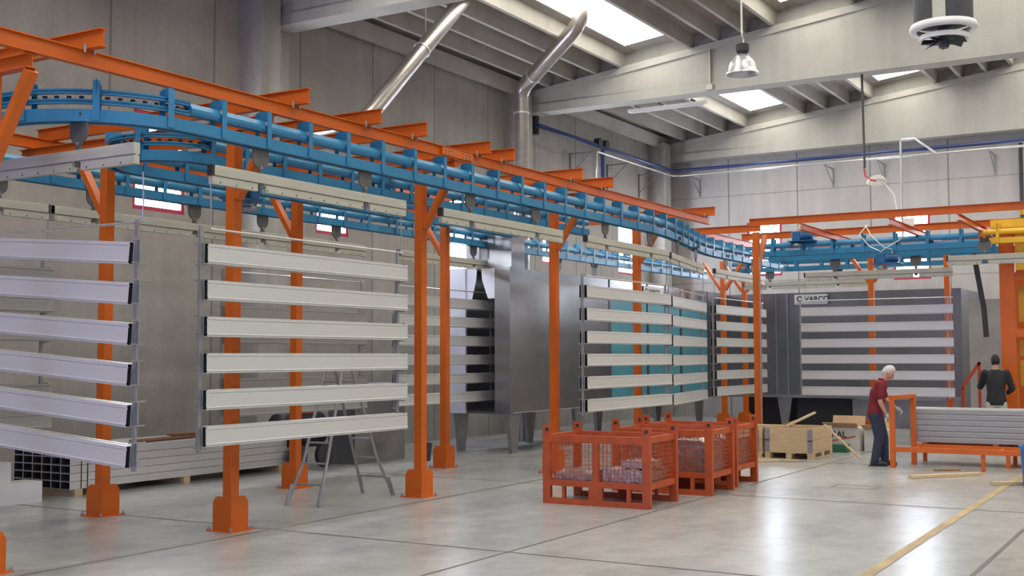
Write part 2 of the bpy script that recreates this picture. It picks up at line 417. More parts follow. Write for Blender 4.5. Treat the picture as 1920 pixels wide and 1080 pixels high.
rib_mods = []
y = 13.7
mods = [13.7 - 3.66 * i for i in range(0, 4)]
ci = 1; ti = 30
for bi in range(len(beam_x)):
    xa = beam_x[bi - 1][1] if bi else XF
    xb = beam_x[bi][0] if bi else beam_x[0][0]
    xa2, xb2 = xa - 0.25 if bi else XF, xb + 0.25
    for sgn in (1, -1):
        for mi, y0 in enumerate(mods):
            mb = MB()
            ribs = [y0 - .643 * j for j in range(4)]
            yhi = (y0 + .32) if mi else 14.6; ylo = max(ribs[-1] - 0.32, 0.0)
            def zz(yy): return 8.3 + 0.118 * (13.7 - yy)
            for ry in ribs:
                if ry < 0.1: continue
                zb = zz(ry)
                mb.extr([(-.045 * 1, 0), (.045, 0), (.075, .34), (-.075, .34)], (xa2, sgn * ry, zb), (xb2, sgn * ry, zb))
            if mi == 0: mb.extr([(-.06, 0), (.06, 0), (.1, .32), (-.1, .32)], (xa2, sgn * 14.35, 8.1), (xb2, sgn * 14.35, 8.1))
            sl = [(xa2, sgn * yhi, zz(yhi) + .32), (xa2, sgn * ylo, zz(ylo) + .32), (xa2, sgn * ylo, zz(ylo) + .40), (xa2, sgn * yhi, zz(yhi) + .40)]
            mb.prism(sl, (xa2, 0, 0), (xb2, 0, 0))
            structure(mb.build('ceiling.%03d' % ci if ci > 1 else 'ceiling', 'concrete_roof')); ci += 1
            # skylight between this ribbed panel and the next
            yn = max((mods[mi + 1] + .32) if mi + 1 < len(mods) else 0.0, 0.0)
            if ylo - yn > .3:
                # concrete strips beside the beams, translucent sheet in the middle
                z1, z0 = zz(ylo) + .34, zz(yn) + .34
                for (qa, qb, mm, nm) in ((xa2, xa + .5, 'concrete_roof', 'trim'), (xb - .35, xb2, 'concrete_roof', 'trim')):
                    f = MB().prism([(qa, sgn * ylo, z1), (qa, sgn * yn, z0), (qa, sgn * yn, z0 + .06), (qa, sgn * ylo, z1 + .06)], (qa, 0, 0), (qb, 0, 0))
                    structure(f.build('trim_%d' % ti, mm)); ti += 1
                f = MB().prism([(xa + .5, sgn * ylo, z1), (xa + .5, sgn * yn, z0), (xa + .5, sgn * yn, z0 + .03), (xa + .5, sgn * ylo, z1 + .03)], (0, 0, 0), (xb - .85 - xa, 0, 0))
                structure(f.build('window_%d' % (20 + ti), 'daylight_roof')); ti += 1

# floor joints and painted line
def strip(name, m, p, q, w, z=0.002):
    p, q = Vector((*p, z)), Vector((*q, z)); d = (q - p).normalized(); sd = Vector((d.y, -d.x, 0)) * w / 2
    return structure(MB().add([p - sd, p + sd, q + sd, q - sd], [(0, 1, 2, 3)]).build(name, m))
tn = 200
for yy, m_, w in ((8.60, 'joint_tape', .06), (5.7, 'joint_dark', .025), (1.8, 'joint_dark', .04), (-1.5, 'joint_dark', .018)):
    strip('trim_%d' % tn, m_, (-4.4, yy), (33.4, yy), w); tn += 1
for xx in (-0.9, 4.2, 9.4, 14.67, 19.9, 25.1):
    strip('trim_%d' % tn, 'joint_dark', (xx, -10), (xx, 14.5), .026, 0.0025); tn += 1
tp = strip('floor_line', 'tape', (3.0, 2.5), (27, 2.66), .10, 0.004)
tp['kind'] = 'structure'
# worn oval stains and a drain cover outline on the floor
def cover(px, py, a, b):
    mb = MB(); z = .0035
    for (x0, y0, x1, y1) in ((-a, -b, a, -b + .02), (-a, b - .02, a, b), (-a, -b, -a + .02, b), (a - .02, -b, a, b)):
        mb.add([(px + x0, py + y0, z), (px + x1, py + y0, z), (px + x1, py + y1, z), (px + x0, py + y1, z)], [(0, 1, 2, 3)])
    return structure(mb.build('trim_%d' % 290, 'joint_dark'))
cover(16.4, 4.35, .22, .3)

# ------------------------------------------------------------------ orange structure
def post(x, y, h, label, brace=None, dark=False, group=None, base=True):
    m = 'orange'
    t = thing('support_post', label, 'post', (x, y, 0), 0, group)
    MB().box((-.06, -.06, 0.012), (.06, .06, h)).build('shaft', m, t, bevel=.006)
    MB().box((-.10, -.10, 0), (.25, .25, .012)).build('base_plate', m, t)
    z0, z1 = .012, .36
    for i in range(4):
        a = [(-.06, z0), (.19, z0), (.19, z1 - .07), (.16, z1 - .02), (.12, z1), (-.06, z1)]
        if i == 0: pl = [(u, -.066, z) for u, z in a]; d = (0, .012, 0)
        if i == 1: pl = [(-.066, u, z) for u, z in a]; d = (.012, 0, 0)
        if i == 2: pl = [(u, .054, z) for u, z in a]; d = (0, .012, 0)
        if i == 3: pl = [(.054, u, z) for u, z in a]; d = (.012, 0, 0)
        MB().prism(pl, (0, 0, 0), d).build('gusset_plate', m, t)
    for bx, by in ((-.08, -.08), (.23, -.08), (-.08, .23), (.23, .23)):
        MB().lathe([(0, .05), (.008, .05), (.008, .03), (.016, .03), (.016, .012), (0, .012)], (bx, by, 0), 8).build('anchor_bolt', 'galv', t)
    for (dx, dy) in (brace or []):
        L = .52
        MB().extr([(-.05, -.035), (.05, -.035), (.05, .035), (-.05, .035)], (dx * .06, dy * .06, h - .72), (dx * L, dy * L, h - .02)).build('brace', m, t)
    return t
PH = 4.195
near = [6.2, 9.08, 12.47, 16.05, 19.1]
far = [5.9, 9.2, 12.47, 15.94]
nl = ['orange steel post whose foot is cut off by the left edge',
      'orange steel post with wide foot standing nearest, behind the first complete hanging panel rack',
      'orange steel post with flared foot in front of the stepladder, right of the nearest rack',
      'orange steel post rising directly behind the first orange mesh crate',
      'orange steel post seen through the panel rack above the orange crates']
for x, l in zip(near, nl): post(x, 8.87, PH, l, [(0, -1)])
fl = ['orange steel post behind the leftmost rack, outside the left edge', 'orange steel post behind the leftmost bluish panel rack, in front of the profile stack',
      'orange steel post of the rear row behind the nearest panel rack, beside the stepladder', 'orange steel post of the rear row before the open steel tunnel mouth']
for x, l in zip(far, fl): post(x, 10.98 if x != 15.94 else 10.85, PH, l, [(0, 1)])
post(21.95, 7.65, PH, 'slim orange corner post carrying a grey conduit, right of the far bluish rack', [(1, 0)])
post(28.3, 10.75, PH, 'left one of the two distant orange posts behind the far bluish rack', [(0, 1), (0, -1)])
post(29.3, 10.55, PH, 'right one of the two distant orange posts behind the far bluish rack', [(0, 1), (0, -1)])
post(27.1, 6.75, PH, 'distant orange post behind the middle of the white panel rack, in front of dark booth', [(0, 1), (0, -1)])
post(27.1, 5.1, PH, 'distant orange post behind the right end of the white panel rack', [])
cb = tag(MB().tube([(21.87, 7.57, .3), (21.87, 7.57, 3.2), (21.9, 7.50, 4.2)], .014, 6).build('conduit', 'galv', org=(21.87, 7.57, .3)), 'thin grey conduit running up the slim orange corner post', 'conduit')

def ibeam(p, q, label, w=.075, h=.14, group=None):
    mb = MB().ibeam(p, q, w, h)
    return tag(mb.build('steel_beam', 'orange', org=p), label, 'beam', group)
BZC = 4.392
L1 = thing('steel_beam', 'long orange I-beam over the front blue track, with a bolted splice', 'beam', (3.6, 8.35, BZC), world=True)
MB().ibeam((3.6, 8.35, BZC), (21.25, 8.35, BZC), .075, .14).build('beam', 'orange', L1)
MB().box((12.15, 8.305, BZC - .05), (12.85, 8.345, BZC + .05)).build('splice_plate', 'orange', L1)
for i in range(6):
    for j in (-1, 1):
        xx = 12.22 + .08 * i + (.16 if i > 2 else 0)
        MB().tube([(xx, 8.292, BZC + j * .028), (xx, 8.305, BZC + j * .028)], .013, 6).build('bolt', 'galv', L1)
ibeam((3.6, 12.2, BZC), (22.3, 12.2, BZC), 'long orange I-beam over the rear blue track, partly hidden behind the front tracks')
cbx = [6.74, 9.4, 10.64, 11.54, 12.99, 13.61, 15.6, 16.64, 21.0]
for i, x in enumerate(cbx):
    t = thing('steel_beam', '%s orange cross beam from the left lying on top of the long front beam' % ORD[i], 'beam', (x, 8.12, 4.55), world=True)
    MB().ibeam((x, 8.12, 4.545), (x, 12.5, 4.545), .08, .16).build('beam', 'orange', t)
    for dx in (-.05, .05):
        MB().tube([(x + dx, 8.30, 4.43), (x + dx, 8.30, 4.50)], .012, 6).build('bolt', 'galv', t)
for i, x in enumerate([6.2, 9.1, 12.47, 16.0, 19.1]):
    y1 = 12.4 if x < 18.5 else 9.9
    ibeam((x, 8.34, 4.255), (x, y1, 4.255), '%s orange portal beam from the left, under the long front beam on its posts' % ORD[i], .1, .12)
ibeam((22.95, 9.6, BZC), (22.95, 7.9, BZC), 'short orange crosswise beam beyond the far end of the long front beam')
ibeam((23.3, 9.35, BZC), (27.4, 9.35, BZC), 'orange beam over the far end of the front blue track, glaring in window light')
ibeam((21.95, 7.78, BZC), (21.95, -1.5, BZC), 'front crosswise orange beam at upper right, starting on the slim corner post')
ibeam((24.6, 8.9, BZC), (24.6, -1.5, BZC), 'middle crosswise orange beam at upper right, right above the blue lift track')
ibeam((27.1, 8.7, BZC), (27.1, -1.5, BZC), 'rear crosswise orange beam at upper right, nearest the back wall')
for i, yy in enumerate((6.75, 5.1, 3.9)):
    ibeam((21.9, yy, 4.25), (27.2, yy, 4.25), '%s short orange lengthwise beam tying the crosswise beams, counted from left' % ORD[i], .08, .12)

# ------------------------------------------------------------------ blue conveyor tracks
def track(name, label, path, y_step=0.63, curved=None, z_off=0.0, mtl='blue', step0=0.1, ends=None):
    P = [Vector((p[0], p[1], z_off)) for p in path]
    t = thing(name, label, 'conveyor track', (P[0].x, P[0].y, 3.9 + z_off), world=True)
    # split upper (drive) track in straight and curved stretches
    runs = []; cur = [P[0]]; state = None
    for i in range(len(P) - 1):
        short = (P[i + 1] - P[i]).length < 0.35
        if state is None: state = short
        if short != state: runs.append((state, cur)); cur = [P[i]]; state = short
        cur.append(P[i + 1])
    runs.append((state, cur))
    for short, r in runs:
        mb = MB()
        if short:
            for z0, z1 in ((4.165, 4.185), (4.075, 4.095)):
                sweep(mb, r, [(-.05, z0), (.05, z0), (.05, z1), (-.05, z1)])
                sweep(mb, r, [(-.05, z0 - .012), (-.044, z0 - .012), (-.044, z1 + .012), (-.05, z1 + .012)])
            mb.build('curved_drive_track', mtl, t)
            cmb = MB()
            for p, d in walk(r, .11):
                cmb.cbox((p.x, p.y, 4.13 + z_off), (.03, .03, .02))
            cmb.build('chain', 'dark', t)['kind'] = 'stuff'
        else:
            sweep(mb, r, [(-.048, 4.075), (.048, 4.075), (.062, 4.105), (.062, 4.135), (.03, 4.185), (-.03, 4.185), (-.062, 4.135), (-.062, 4.105)])
            mb.build('drive_track', mtl, t)
    for s in (-1, 1):
        mb = MB()
        a, b, c = s * .075, s * .068, s * .03
        sweep(mb, P, [(a, 3.9), (c, 3.9), (c, 3.907), (b, 3.907), (b, 4.003), (c, 4.003), (c, 4.01), (a, 4.01)])
        mb.build('load_track', mtl, t)
    for p, d in walk(P, y_step, step0):
        for bx in (6.2, 9.1, 12.47, 16.0, 19.1):
            if abs(d.x) > .9 and abs(p.x - bx) < .1: p = p + Vector((.13 if p.x >= bx else -.13, 0, 0))
        sd = Vector((d.y, -d.x, 0)); mb = MB(); w = .04
        def strut(s0, z0, s1, z1, th=.01, ww=w):
            a = p + sd * s0 + Vector((0, 0, z0 - 0)); b = p + sd * s1 + Vector((0, 0, z1))
            mb.bar(a, b, ww * 2 if abs(z1 - z0) < .01 else ww * 2, th, up=tuple(sd) if abs(z1 - z0) > .01 else (0, 0, 1))
        for s in (-1, 1):
            o = p + sd * s * .084
            mb.bar(o + Vector((0, 0, 3.91)), o + Vector((0, 0, 4.27)), .008, .06, up=tuple(d))
        # web plate across the top with triangular shoulders
        q = [(-.088, 4.15), (-.088, 4.29), (.088, 4.29), (.088, 4.15), (.064, 4.15), (.05, 4.19), (-.05, 4.19), (-.064, 4.15)]
        mb.prism([p + sd * a + Vector((0, 0, z)) - d * .005 for a, z in q], (0, 0, 0), d * .01)
        mb.build('yoke', mtl, t)
    return t

S_BEND = [(18.0 + 6 * k / 12, 8.25 + 0.9 * (0.5 - 0.5 * math.cos(math.pi * k / 12))) for k in range(13)]
main_path = [(28.4, 9.15)] + [(x, yy) for x, yy in reversed(S_BEND)]
corner = fillet([(18.0, 8.25, 0), (6.7, 8.25, 0), (6.7, 12.1, 0), (30.5, 12.1, 0)], [1.12, .9], 9)
main_path += [(p.x, p.y) for p in corner[1:]]
# order runs from far end of the front run, round the left turn, back along the rear run
track('overhead_track', 'long blue overhead conveyor track, front run, left-hand curve and rear run into the tunnel', main_path)
inner = fillet([(18.2, 9.42, 0), (8.65, 9.42, 0), (8.65, 10.62, 0), (17.8, 10.62, 0)], [.59, .59], 8)
track('overhead_track', 'blue overhead conveyor track with tight turn, inside the big loop between the post rows', [(p.x, p.y) for p in inner], step0=.25)
track('overhead_track', 'blue crosswise overhead track above the white rack at right, in front of the booth', [(24.2, 8.3), (24.2, 3.95)], step0=.25)
track('overhead_track', 'middle blue crosswise overhead track carrying the white rack', [(25.6, 8.6), (25.6, 1.0)], step0=.3)
track('overhead_track', 'rear blue crosswise overhead track near the back wall above the dark booth', [(28.6, 10.6), (28.6, 1.0)], step0=.4)
track('overhead_track', 'yellow lift section of the crosswise track at the right edge', [(24.2, 3.9), (24.2, 1.2)], mtl='yellow', step0=.3, z_off=0.05)

# drive units and gearboxes on the tracks
def drive(x, y, z, rz, label):
    t = thing('drive_unit', label, 'motor', (x, y, z), rz)
    MB().box((-.28, -.14, -.02), (.28, .14, .0)).build('mounting_plate', 'blue_machine', t)
    MB().tube([(-.24, 0, .1), (.02, 0, .1)], .085, 14).build('motor', 'blue_machine', t)
    mb = MB()
    for i in range(7): mb.tube([(-.2 + .03 * i, 0, .1), (-.19 + .03 * i, 0, .1)], .097, 14)
    mb.build('cooling_fin', 'blue_machine', t)
    MB().box((.02, -.1, 0), (.2, .1, .2)).build('gearbox', 'blue_machine', t, bevel=.02)
    MB().lathe([(0, -.12), (.1, -.12), (.11, -.09), (.1, -.06), (0, -.06)], (.11, 0, 0), 16).build('sprocket', 'galv', t)
    MB().tube([(-.12, .05, .19), (-.12, .1, .28), (-.02, .14, .3), (.1, .12, .22)], .01, 6).build('cable', 'cable_white', t)
    return t
drive(10.0, 9.62, 3.62, .2, 'blue drive motor below the inner track behind the nearest load bar')
drive(12.9, 9.75, 4.02, .5, 'blue drive motor on the inner track left of the second near post')
drive(17.6, 9.9, 3.98, .3, 'blue drive motor with loose pipes at the far end of the inner track')
drive(24.1, 7.4, 4.2, 1.5, 'blue drive motor at the left end of the crosswise track at right')
drive(24.2, 5.7, 3.66, 1.5, 'blue drive motor under the middle of the crosswise track at right')

# ------------------------------------------------------------------ carriers (load bars) and racks
def make_carrier(label):
    t = thing('load_bar', label, 'load bar', (0, 0, 0), 0, 'load bars hanging from the blue tracks')
    L = 3.13
    MB().box((0.02, -.035, -.10), (L, .035, 0)).build('bar', 'loadbar', t, bevel=.004)
    MB().box((-.012, -.036, -.101), (0.019, .036, .001)).build('end_cap', 'black', t)
    mb = MB()
    for a, b in ((0.0, .62), (.74, 2.32), (2.44, L)):
        mb.extr([(-.028, -.185), (.028, -.185), (.028, -.112), (-.028, -.112)], (a, 0, 0), (b, 0, 0))
    mb.box((0.02, -.012, -.115), (L, .012, -.1))
    mb.build('lower_rail', 'loadbar', t)
    for i in range(14): MB().tube([(.1 + .22 * i, -.0305, -.165), (.1 + .22 * i, -.0285, -.165)], .009, 6).build('rivet', 'dark', t)
    for x in (.68, 2.38):
        tr = MB().prism([(x - .115, -.008, .26), (x + .115, -.008, .26), (x + .115, -.008, .14), (x + .09, -.008, .09), (x + .03, -.008, .05), (x + .025, -.008, 0), (x - .025, -.008, 0), (x - .03, -.008, .05), (x - .09, -.008, .09), (x - .115, -.008, .14)], (0, 0, 0), (0, .016, 0)).build('trolley', 'trolley', t)
        MB().tube([(x, -.02, .06), (x, .02, .06)], .018, 8).build('pin', 'galv', tr)
        mb = MB()
        for yy in (-.045, .045):
            mb.tube([(x - .05, yy - .01, .315), (x - .05, yy + .01, .315)], .03, 10); mb.tube([(x + .05, yy - .01, .315), (x + .05, yy + .01, .315)], .03, 10)
        mb.box((x - .08, -.035, .25), (x + .08, .035, .3)); mb.build('trolley_wheels', 'dark', tr)
        MB().box((x - .03, -.02, -.15), (x + .03, .02, .02)).build('hanger_bracket', 'trolley', t)
    return t
def make_frame(label):
    """hanging frame: two wires, top rod, two flat side strips with lugs; z=0 is the load bar top"""
    t = thing('profile_rack', label, 'rack', (0, 0, 0), 0, 'hanging frames under the load bars')
    for x in (.0, 3.06):
        MB().tube([(x, 0, -.19), (x + .01, 0, -.45), (x, 0, -.62)], .007, 6).build('hanger_wire', 'galv', t)
    MB().tube([(-.0, 0, -.62), (3.1, 0, -.62)], .011, 8).build('top_rod', 'pipe_silver', t)
    for x in (-.135, 2.98):
        MB().box((x, -.012, -2.74), (x + .04, .012, -.6)).build('side_strip', 'galv', t)
    for k in range(6):
        z = -.77 - .346 * k
        for x in (-.10, 3.03):
            # C-shaped lug that carries the front and the back profile of one level
            MB().prism([(x, -.09, z + .006), (x, .09, z + .006), (x, .09, z - .004), (x, .008, z - .004), (x, .008, z - .198), (x, .085, z - .198), (x, .085, z - .206), (x, -.085, z - .206), (x, -.085, z - .198), (x, -.008, z - .198), (x, -.008, z - .004), (x, -.09, z - .004)], (0, 0, 0), (.012, 0, 0)).build('support_lug', 'galv', t)
    return t
def make_profile(label, m='alu'):
    """hollow shutter profile lying along +X from 0, height .19 (z -.19..0), depth .05 (y 0..-.05 towards camera)"""
    L = 3.2; o = [(0, 0), (-.05, 0), (-.05, -.028), (-.043, -.030), (-.043, -.035), (-.05, -.037), (-.05, -.160), (-.058, -.164), (-.058, -.172), (-.05, -.176), (-.05, -.19), (0, -.19)]
    n = len(o); vs = []
    inn = [(-.004, -.004), (-.046, -.004), (-.046, -.026), (-.039, -.028), (-.039, -.037), (-.046, -.039), (-.046, -.161), (-.054, -.165), (-.054, -.171), (-.046, -.175), (-.046, -.186), (-.004, -.186)]
    for x in (0, L):
        vs += [(x, a, b) for a, b in o] + [(x, a, b) for a, b in inn]
    fs = []
    for i in range(n):
        j = (i + 1) % n
        fs += [(i, j, 2 * n + j, 2 * n + i), (n + i, n + j, 3 * n + j, 3 * n + i), (i, j, n + j, n + i), (2 * n + i, 2 * n + j, 3 * n + j, 3 * n + i)]
    ob = MB().add(vs, fs).build('aluminium_profile', m)
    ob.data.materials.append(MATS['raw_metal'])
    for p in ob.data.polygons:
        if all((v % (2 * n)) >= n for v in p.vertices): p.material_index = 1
    return tag(ob, label, 'profile', 'aluminium profiles')
def make_core(): pass

BZT = 3.65
racks = [  # x, y, rot, frame?, z offset, description, front material
    (6.95, 11.06, -90, True, 0.0, 'leftmost bluish-lit panel rack', 'alu'),
    (8.13, 8.25, 0, True, 0.0, 'nearest complete panel rack', 'alu'),
    (12.02, 8.25, 0, False, 0.0, 'second bay', 'alu'),
    (15.92, 8.25, 0, True, 0.0, 'panel rack above the orange crates', 'alu'),
    (19.2, 8.28, 11.0, True, -0.02, 'turned panel rack before the turquoise panels', 'alu'),
    (23.5, 9.12, 0, True, 0.0, 'far bluish rack left of the slim corner post', 'alu'),
    (25.6, 7.82, -90, True, -0.02, 'white panel rack in front of the dark booth', 'alu'),
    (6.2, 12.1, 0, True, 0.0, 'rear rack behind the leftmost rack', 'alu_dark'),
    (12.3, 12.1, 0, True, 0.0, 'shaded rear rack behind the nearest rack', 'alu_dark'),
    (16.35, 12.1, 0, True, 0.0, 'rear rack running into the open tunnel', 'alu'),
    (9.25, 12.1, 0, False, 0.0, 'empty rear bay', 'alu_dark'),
    (28.6, 10.3, -90, False, 0.0, 'white-lit bay above the dark booth', 'alu'),
    (23.7, 4.45, -90, False, 0.06, 'lift bay at the right edge', 'alu'),
    (21.4, 12.1, 0, False, -.1, 'bay over the tunnel roof', 'alu'),
]
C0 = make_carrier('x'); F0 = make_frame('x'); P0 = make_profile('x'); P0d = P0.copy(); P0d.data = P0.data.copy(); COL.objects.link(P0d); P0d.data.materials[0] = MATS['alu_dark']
names_l = {
 0: 'grey load bar pointing away at the upper left corner, above the bluish rack', 1: 'long grey load bar above the nearest complete panel rack',
 2: 'empty grey load bar between the second and third near posts, nothing hung on it', 3: 'grey load bar above the panel rack over the orange crates',
 4: 'grey load bar over the turned rack before the turquoise panels', 5: 'grey load bar over the far bluish rack left of the slim corner post',
 6: 'grey load bar above the white panel rack facing the dark booth', 7: 'dim grey load bar behind the leftmost rack near the concrete wall',
 8: 'dim grey load bar seen above the nearest rack, behind its top rod', 9: 'grey load bar in front of the tunnel mouth, passing behind two orange posts',
 10: 'dim empty load bar of the rear run between the first two rear posts', 11: 'pale load bar above the dark booth sign, farthest from the camera',
 12: 'grey load bar at the right edge below the yellow lift track', 13: 'pale load bar above the steel tunnel roof'}
row_w = ['topmost', 'second from top', 'third from top', 'third from bottom', 'second from bottom', 'lowest']
first = {'c': True, 'f': True, 'p': True, 'pd': True}
for ri, (x, y, rot, has, dz, desc, pm) in enumerate(racks):
    rz = R_(rot); loc = Vector((x, y, BZT + dz))
    g = 'load bars hanging from the blue tracks'
    if first['c']: C0.location = loc; C0.rotation_euler = (0, 0, rz); C0['label'] = names_l[ri]; first['c'] = False
    else: copy_thing(C0, loc, rz, names_l[ri])
    if not has: continue
    if first['f']: F0.location = loc; F0.rotation_euler = (0, 0, rz); F0['label'] = 'steel hanger strips of the ' + desc; first['f'] = False
    else: copy_thing(F0, loc, rz, 'steel hanger strips of the ' + desc)
    d = Vector((math.cos(rz), math.sin(rz), 0)); sd = Vector((-math.sin(rz), math.cos(rz), 0))
    for k in range(6):
        for side in (0, 1):
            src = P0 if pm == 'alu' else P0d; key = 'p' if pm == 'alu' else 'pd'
            z = loc.z - .77 - .346 * k
            # side 0: camera side; side 1 (mirrored) behind the strip
            if side == 0: pl = loc - d * .085 - sd * .016; rr = rz
            else: pl = loc + d * 3.11 + sd * .016; rr = rz + math.pi
            if ri == 0: pl = pl + d * .02
            wh = 'front' if side == 0 else 'back'
            lab = '%s %s profile of the %s' % (row_w[k], wh, desc)
            if first[key]: o = src; first[key] = False
            else: o = src.copy(); COL.objects.link(o)
            o.location = (pl.x, pl.y, z); o.rotation_euler = (0, 0, rr); o['label'] = lab
            o['category'] = 'profile'; o['group'] = 'profiles of the ' + desc

# the leftmost rack hangs askew: its near end sags
bpy.context.view_layer.update()
for o in list(COL.objects):
    if o.parent is None and 'of the leftmost bluish-lit panel rack' in str(o.get('label')):
        if o['category'] == 'profile':
            pv = Matrix.Translation(Vector((6.95, 9.2, o.location.z)))
            o.matrix_world = pv @ Matrix.Rotation(R_(4.2), 4, 'X') @ pv.inverted() @ o.matrix_world
        else: o.location.z -= .07; o.location.y -= .15
# ------------------------------------------------------------------ steel tunnel (oven) and booth
T = thing('steel_tunnel', 'long stainless steel treatment tunnel on tapered legs behind the racks', 'machine', (18.8, 12.0, 0), world=True)
z0, z1 = .77, 3.47
MB().box((18.85, 11.35, z0), (23.0, 11.40, z1)).build('side_panel', 'steel', T)
MB().box((18.85, 12.62, z0), (29.7, 12.67, z1)).build('side_panel', 'steel_dull', T)
MB().box((18.80, 11.33, z0 - .04), (18.85, 11.67, z1 + .02)).build('front_panel', 'steel', T)
MB().box((18.80, 12.33, z0 - .04), (18.85, 12.69, z1 + .02)).build('front_panel', 'white_panel', T)
mb = MB()
mb.prism([(18.82, 11.67, 3.47), (18.82, 11.98, 3.47), (18.82, 11.96, 3.25), (18.82, 11.83, 2.90), (18.82, 11.67, 2.90)], (0, 0, 0), (.02, 0, 0))
mb.prism([(18.82, 12.33, 3.47), (18.82, 12.08, 3.47), (18.82, 12.10, 3.25), (18.82, 12.20, 2.86), (18.82, 12.33, 2.86)], (0, 0, 0), (.02, 0, 0))
mb.build('curtain_plate', 'white_panel', T)
MB().box((18.85, 11.40, z1 - .03), (29.7, 11.95, z1)).build('roof_panel', 'steel', T)
MB().box((18.85, 12.15, z1 - .03), (29.7, 12.62, z1)).build('roof_panel', 'steel', T)
MB().box((18.85, 11.40, z0 - .04), (29.7, 12.62, z0)).build('bottom_trough', 'steel_dark', T)
MB().box((18.9, 11.34, z0 - .03), (29.7, 11.36, z0 - .005)).build('edge_strip', 'pipe_silver', T)
# turquoise panels
for i, (a, b) in enumerate(((23.06, 24.95), (25.05, 26.9), (27.0, 28.7))):
    MB().box((a, 11.35, z0 + .02), (b, 11.40, z1 - .25)).build('side_door', 'turquoise', T, bevel=.006)
mb = MB()
for a in (23.0, 24.98, 26.93, 28.73): mb.box((a, 11.33, z0), (a + .06, 11.40, z1))
mb.box((23.06, 11.35, z1 - .24), (28.73, 11.40, z1))
mb.build('door_frame', 'steel', T)
MB().box((28.8, 11.35, z0), (29.7, 11.40, z1)).build('side_panel', 'steel_dark', T)
def leg(x, y):
    MB().prism([(x, y, z0 - .04), (x + .42, y, z0 - .04), (x + .30, y, 0), (x + .12, y, 0)], (0, 0, 0), (0, .08, 0)).build('leg', 'steel_dull', T)
for x in (18.8, 21.4, 24.6, 28.0): leg(x, 11.36); leg(x, 12.52)
# square duct stub and vent on the tunnel roof
MB().box((19.0, 11.42, 3.47), (19.5, 11.95, 4.42)).build('square_duct', 'steel', T)
MB().box((19.0, 12.14, 3.47), (19.5, 12.44, 4.35)).build('square_duct', 'steel_dull', T)

B = thing('spray_booth', 'dark grey steel booth with a white name sign, standing crosswise near the back wall', 'machine', (29.8, 8.3, 0), world=True)
MB().box((29.8, 5.3, .77), (29.86, 11.3, 3.42)).build('front_panel', 'steel_dark', B)
MB().box((29.86, 5.3, .77), (32.6, 5.36, 3.42)).build('side_panel', 'steel_dark', B)
MB().box((29.86, 5.36, 3.36), (32.6, 11.3, 3.42)).build('roof_panel', 'steel_dark', B)
mb = MB()
for yy in (9.85, 9.55): mb.box((29.77, yy, .77), (29.8, yy + .04, 3.42))
mb.box((29.76, 5.3, .73), (29.8, 11.3, .80)); mb.build('seam_strip', 'steel_dull', B)
for yy in (9.5, 5.4): MB().prism([(29.84, yy, .77), (29.84, yy + .4, .77), (29.84, yy + .28, 0), (29.84, yy + .12, 0)], (0, 0, 0), (.08, 0, 0)).build('leg', 'steel_dull', B)
MB().box((30.0, 5.5, 0), (32.4, 8.0, .70)).build('water_tank', 'steel_dull', B)
MB().box((30.4, 8.3, 0), (32.4, 11.0, .72)).build('dark_tank', 'black', B)  # black block painting the shade in the space under the booth
MB().box((30.1, 8.05, 0.02), (30.13, 9.45, .70)).build('dark_opening', 'black', B)  # black sheet closing that space, its shade given as colour

def text(body, loc, rot, size, m, parent, name='lettering', ex=.002):
    c = bpy.data.curves.new(name, 'FONT'); c.body = body; c.size = size; c.extrude = ex; c.align_x = 'LEFT'; c.offset = .004
    o = bpy.data.objects.new(name, c); COL.objects.link(o); o.data.materials.append(MATS[m])
    dg = bpy.context.evaluated_depsgraph_get(); me = bpy.data.meshes.new_from_object(o.evaluated_get(dg))
    bpy.data.objects.remove(o); ob = bpy.data.objects.new(name, me); COL.objects.link(ob)
    if not me.materials: me.materials.append(MATS[m])
    ob.parent = parent; ob.location = loc; ob.rotation_euler = rot
    return ob
def sign(label, x, y, z, facing, w=.86, h=.26):
    """facing 'x': board normal -X, reading towards -Y; 'y': normal -Y, reading towards +X"""
    t = thing('name_sign', label, 'sign', (x, y, z), -math.pi / 2 if facing == 'x' else 0)
    MB().box((0, 0, 0), (w, .012, h)).build('board', 'label_white', t)
    text('VARCO', (.27, -.003, .07), (math.pi / 2, 0, 0), .185, 'ink', t)
    mb = MB(); n = 24
    def ring(r0, r1, a0, a1, cx, cz):
        for i in range(n):
            t0, t1 = a0 + (a1 - a0) * i / n, a0 + (a1 - a0) * (i + 1) / n
            mb.prism([(cx + r0 * math.cos(t0), -.003, cz + r0 * math.sin(t0)), (cx + r1 * math.cos(t0), -.003, cz + r1 * math.sin(t0)), (cx + r1 * math.cos(t1), -.003, cz + r1 * math.sin(t1)), (cx + r0 * math.cos(t1), -.003, cz + r0 * math.sin(t1))], (0, 0, 0), (0, .003, 0))
    ring(.045, .075, R_(20), R_(330), .14, .14)
    mb.build('round_logo', 'ink', t)
    MB().box((0.02, -.003, .028), (w - .02, 0, .036)).build('underline', 'ink', t)
    return t
sign('white name sign on the dark booth above the white rack', 29.745, 9.37, 3.12, 'x', .86, .25)
sign('white name sign on the tunnel side, half hidden by the rack over the crates', 24.75, 11.32, 3.16, 'y', 1.1, .26)

